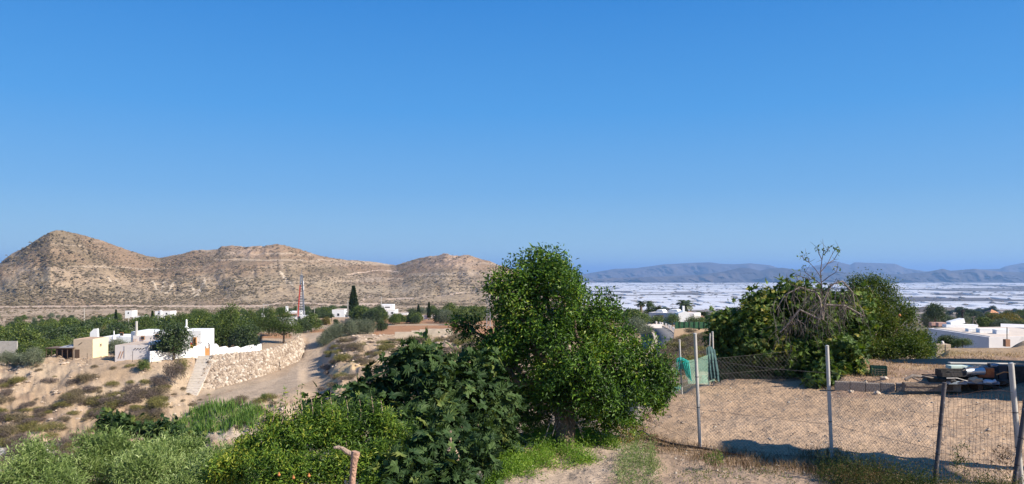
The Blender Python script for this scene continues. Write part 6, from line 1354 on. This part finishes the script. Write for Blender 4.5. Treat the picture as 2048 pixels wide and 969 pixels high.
g = np.random.default_rng(91); SC = [('bent_pipe', 'thin bent grey pipe sticking out of the left of the scrap pile', 1893, 757, .5, galv), ('short_lath', 'short pale lath lying across the black box', 1925, 742, .4, wood_dead), ('brown_lath', 'brown lath leaning at the right of the rusty box', 1993, 750, .35, wood_brown), ('thin_rod', 'thin dark rod lying in front of the scrap pile', 1935, 768, .8, iron), ('curved_strip', 'curved pale strip hanging over the front board', 1915, 767, .35, wood_dead)]
for nm, lb, a, b_, L_, m_ in SC:
    an = g.uniform(-.5, .5); v_ = Vector((math.cos(an), -.15, math.sin(an) * .6)) * L_; t_ = tag(MB().tube([(0, 0, 0), v_ * .5 + Vector((0, 0, .04)), v_], [.016, .014, .012], 6).build(nm, m_, None, True, P(a, b_, 19.35)), lb, 'scrap')
for k, (a, b_, s_, m_, lb) in enumerate(((1952, 760, .10, tan, 'tan crumpled sack in the middle of the scrap pile'), (1904, 762, .07, darkp, 'black lump at the left end of the scrap pile'), (2006, 765, .09, darkp, 'dark rounded bundle at the right of the scrap pile'), (1988, 731, .06, bluep, 'small grey bundle on top of the scrap pile'))):
    tag(link('scrap_bundle', mesh('scrap_bundle', [(bv0 * s_ * np.array([1.5, 1, .7]) * (1 + .22 * g.normal(0, 1, (len(bv0), 1))), bf0, 0)], m_), None, P(a, b_, 19.5)), lb, 'bundle')
tray = thing('black_tray', 'open black plastic tray at the left of the scrap pile', 'tray', P(1913, 746, 19.55))
tw2, th2 = .36, .10
for nm, bx_ in (('bottom', (-tw2, tw2, 0, .3, -.1, -.09)), ('front_rim', (-tw2, tw2, -.01, .01, -.1, .0)), ('back_rim', (-tw2, tw2, .29, .31, -.1, .07)), ('left_rim', (-tw2 - .02, -tw2 - .001, 0, .3, -.1, .07)), ('right_rim', (tw2 + .001, tw2 + .02, 0, .3, -.1, .07))): MB().box(*bx_).build(nm, darkp, tray)
mr = thing('metal_canister', 'shiny silver metal cylinder lying in the scrap pile', 'canister', P(1943, 743.5, 19.6)); sil = basic('polished_steel', (.5, .52, .54), .42, .12, 4, metal=.85)
MB().tube([(-.18, 0, 0), (.32, .04, 0)], .095, 22).build('drum', sil, mr, True)
for q in (-.18, .06): MB().tube([(q, (q + .18) * .08, 0), (q + .02, (q + .2) * .08, 0)], .102, 22).build('rim', sil, mr, True)
wbg = thing('crumpled_bag', 'crumpled pale bag at the front of the scrap pile', 'bag', P(1977, 764, 19.4)); g = np.random.default_rng(5); vv = bv0 * np.array([.13, .08, .055]) * (1 + .2 * g.normal(0, 1, (len(bv0), 1))); MB().raw(vv, bf0).build('sheet', basic('bag_plastic', (.55, .56, .6), .5, .1, 4), wbg); MB().tube([(.1, 0, .0), (.17, -.01, .03)], [.03, .045], 7).build('tied_end', basic('bag_plastic2', (.5, .5, .55), .5, .1, 4), wbg)
# --- offscreen open barn with a corrugated roof: it throws the rippled shadow over the plot
sd2 = sd / sd.z; hroof = 4.2
def sh_pt(px, py_):  # where a roof point must be to shade that ground pixel
    Dg = 3.2 / ((py_ - HOR) / F); gpt = Vector((M2(px, Dg), Dg, -3.2)); return gpt + sd2 * hroof
ca_, cb_ = sh_pt(1462, 868), sh_pt(1915, 912); cd_ = (cb_ - ca_); Lc = cd_.length; uc = cd_.normalized()
print('roof pts', ca_, cb_)
bn = thing('open_barn', 'open barn with a corrugated sheet roof on posts to the right of the plot', 'barn', ca_); wv = []; wf = []; NU = int(Lc / .045); perp = Vector((-uc.y, uc.x, 0)) * -1
perp = perp if perp.dot(Vector((0, -1, 0))) > 0 else -perp
for i_ in range(NU + 1):
    s_ = i_ * .045; st_ = math.floor(s_ / 1.15)
    for w__ in range(4):
        rip = .66 * (((s_ / .78) % 1) ** .6 if (s_ / .78) % 1 < .72 else (1 - ((s_ / .78) % 1)) / .28 * .82) ; q = uc * s_ + perp * (w__ / 3 * 1.5 + .6 - rip * .9) + Vector((0, 0, rip * .2 - w__ * .07)); wv.append(tuple(q))
for i_ in range(NU):
    for w__ in range(3): a = i_ * 4 + w__; wf.append((a, a + 4, a + 5, a + 1))
MB().raw(wv, wf).build('corrugated_roof', basic('roof_sheet', (.35, .33, .31), .8, .1, 2), bn)
for k in range(3):
    q = uc * Lc * (.15 + .35 * k) + perp * .5; MB().tube([(q.x, q.y, -hroof - .3), (q.x, q.y, -.1)], .05, 8).build('post', iron, bn)
# shed to the right whose shadow lies along the scrap pile and the upper terrace
shp = thing('garden_store', 'rendered garden store standing off to the right of the scrap pile', 'shed', (13.7, 18.0, -3.0)); MB().box(0, 3, 0, 1.35, -.4, 1.95).build('wall', beige, shp); MB().box(-.05, 3.1, -.05, 1.4, 1.953, 2.05).build('roof', flatroof, shp); MB().box(-.03, -.003, .2, 1.1, 0, 1.8).build('door', wood_dark, shp)

sh2 = thing('gable_wall', 'tall narrow rendered wall off to the right of the upper terrace', 'wall', (17.0, 21.9, -3.0)); MB().box(0, 3, 0, 1.1, -.4, 4.0).build('masonry', beige, sh2); MB().box(-.05, 3.05, -.05, 1.15, 4.003, 4.08).build('coping', white_dull, sh2)
# --- ground plants near the camera
def scatter(px0, px1, D0_, D1_, n_, seed, msk=None):
    g = np.random.default_rng(seed); out_ = []
    tr = 0
    while len(out_) < n_ and tr < n_ * 30:
        tr += 1; a = g.uniform(px0, px1); b_ = g.uniform(D0_, D1_)
        if msk is not None and not msk(a, b_): continue
        x = M2(a, b_); out_.append((x, b_, 0))
    o = np.array(out_); o[:, 2] = ground(o[:, 0], o[:, 1]); return o
def leafpatch(name, label, pts, per, hgt, rad, lsize, asp, m, seed, up=.6):
    g = np.random.default_rng(seed); n_ = len(pts) * per; c = np.repeat(pts, per, 0); rr_ = np.abs(g.normal(0, rad, (n_, 1))); a_ = g.uniform(0, 6.28, (n_, 1)); off = np.concatenate([rr_ * np.cos(a_), rr_ * np.sin(a_), np.abs(g.normal(0, hgt, (n_, 1))) * np.clip(1.2 - rr_ / (rad * 2), .1, 1)], 1)
    pos = c + off; od = off / (np.linalg.norm(off, axis=1)[:, None] + 1e-6); v, f = leaves(pos, od, lsize, asp, LANCE, g, up, -.4, .7, .7); return tag(link(name, mesh(name, [(v, f, 0)], m)), label, 'weeds', kind='stuff')
def wmask(a, b_):
    py_ = HOR + 3.25 / b_ * F; n_ = fbm(np.array([M2(a, b_) * 1.3]), np.array([b_ * 1.3]), 201)[0]
    lo = np.interp(a, [930, 1000, 1090, 1150, 1230, 1300], [968, 962, 955, 935, 912, 905]); return 865 < py_ < lo and n_ > -.07
wpts = scatter(925, 1235, 12.0, 15.6, 620, 1, wmask)
wp2 = scatter(925, 1075, 10.8, 13.2, 110, 2, lambda a, b_: fbm(np.array([M2(a, b_) * 1.6]), np.array([b_ * 1.6]), 202)[0] > .0 and HOR + 3.25 / b_ * F < np.interp(a, [925, 1000, 1075], [985, 955, 935]))
leafpatch('green_weeds', 'fresh bright green weeds on the ground in front of the big tree', np.concatenate([wpts, wp2]), 46, .11, .13, .042, .38, L_weed, 3)
wp3 = scatter(1235, 1310, 11.3, 14.2, 60, 4); leafpatch('tall_weeds', 'tall thin grey green weeds beside the left end of the fence', wp3, 90, .17, .10, .045, .14, L_oli, 5)
wp4 = scatter(1130, 1290, 14.6, 16.2, 120, 6); leafpatch('leaf_litter', 'orange brown leaf litter and low weeds at the right of the trunk', wp4, 30, .05, .15, .045, .4, LG['yellow'], 7)
fx = lambda a: np.interp(a, [1230, 1300, 1400, 1655, 1900, 2048], [16.2, 14.9, 13.9, 12.9, 11.4, 11.1])
wp5 = scatter(1280, 1760, 10.8, 16, 230, 8, lambda a, b_: abs(b_ - fx(a) + .35 - .5 * (a > 1600)) < .55 + .2 * (a > 1600)); tufts('dry_grass', 'dry brown grass along the foot of the fence', 'grass', wp5, .15, .0035, 14, L_dryw, 9, lean=.5, spread=.13)
wp6 = scatter(1640, 2070, 10.5, 13.4, 500, 10, lambda a, b_: abs(b_ - fx(a) + .55) < .55 and fbm(np.array([M2(a, b_) * 1.2]), np.array([b_ * 1.2]), 203)[0] > -.12)
leafpatch('fence_weeds', 'mixed green and brown weeds under the fence at the right', wp6, 40, .17, .12, .038, .3, leafmat('leaf_fence_weed', [(0, (.04, .06, .02)), (.5, (.08, .11, .03)), (.8, (.16, .13, .06)), (1, (.24, .15, .08))], .7, .2, 2, .2), 11)
wp7 = scatter(1360, 2070, 9.9, 12.6, 90, 12, lambda a, b_: b_ < fx(a) - .9); leafpatch('sparse_weeds', 'small sparse weeds on the near path', wp7, 22, .06, .10, .04, .3, L_pom2, 13)
wp8 = scatter(1640, 2060, 20.8, 27, 260, 14, lambda a, b_: fbm(np.array([M2(a, b_) * .8]), np.array([b_ * .8]), 204)[0] > -.05); tufts('terrace_grass', 'short straw stubble on the upper terrace', 'grass', wp8, .09, .006, 14, leafmat('straw', [(0, (.22, .14, .09)), (.6, (.36, .25, .15)), (1, (.50, .33, .14))], .9, .1, 2, .1), 15, lean=.8, spread=.2)
for a, b_, lb in ((1925, 11.9, 'yellow green upright weed growing through the square wire'), (2005, 11.7, 'brownish upright weed beside the pale post'), (1430, 12.7, 'small round grey weed on the path below the tall post'), (1310, 14.2, 'thorny brown weed near the fence corner'), (1290, 16.4, 'weed clump at the first short post')):
    t = thing('weed_clump', lb, 'weed', GP(a, b_)); g = np.random.default_rng(a); pos, out_ = crownpts([(0, 0, .12, .16, .16, .16)] if a < 1900 else [(0, 0, .25, .15, .15, .32)], 22, 10, .05, g, .02, .5, 1, -.2); v, f = leaves(pos, out_, .05, .26, LANCE, g, .3); link('foliage', mesh('foliage', [(v, f, 0)], L_pom if a in (1925, 1430) else L_dryw), t)
    mb = MB(); limbs(mb, (0, 0, -.05), [(.05, 0, .3), (-.06, .02, .25), (0, -.05, .35)], .005, g, 4); mb.build('stem', bark_pale, t)
hs_ = thing('irrigation_hose', 'dark hose lying at the foot of the fence on the left', 'hose', GP(1290, 15)); o_ = hs_.location
MB().tube([GP(a, b_) + Vector((0, 0, .05)) - o_ for a, b_ in ((1282, 15.6), (1310, 14.9), (1345, 14.4), (1390, 14.0), (1440, 13.7), (1490, 13.4))], .022, 8).build('pipe', basic('hose_black', (.05, .04, .035), .6, .2, 4), hs_, True)
g = np.random.default_rng(77); tg = MB()
for k in range(150):
    b_ = g.uniform(10.5, 21.5); a_ = g.uniform(1150, 2050); x_ = M2(a_, b_); z_ = gz(x_, b_) + .012; an = g.uniform(0, 3.14); L_ = g.uniform(.04, .22)
    tg.tube([(x_, b_, z_), (x_ + math.cos(an) * L_ * .5, b_ + math.sin(an) * L_ * .5, z_ + g.uniform(.0, .03)), (x_ + math.cos(an) * L_, b_ + math.sin(an) * L_, z_)], [.006, .005, .003], 3)
tag(tg.build('twigs', wood_dark), 'small dark twigs strewn over the sandy plot', 'twigs', kind='stuff')
# clods and pebbles on the plot
g = np.random.default_rng(55); n_ = 5000; b_ = 9.5 + g.random(n_) ** .8 * 12.5; a = g.uniform(930, 2080, n_); x_ = M2(a, b_); z_ = ground(x_, b_)
v, f = blobs(x_, b_, z_, g.gamma(2.0, .005, n_) + .004, .7, 8); tag(link('pebbles', mesh('pebbles', [(v, f, 0)], stones_m)), 'scattered pebbles and clods on the sandy plot', 'pebbles', kind='stuff')
# prototypes themselves are not part of the scene
for t in protos:
    for ch in list(t.children):
        for g_ in list(ch.children): bpy.data.objects.remove(g_)
        bpy.data.objects.remove(ch)
    bpy.data.objects.remove(t)
for o in sc.objects:
    for k_ in ('__proto', 'h'):
        if k_ in o: del o[k_]
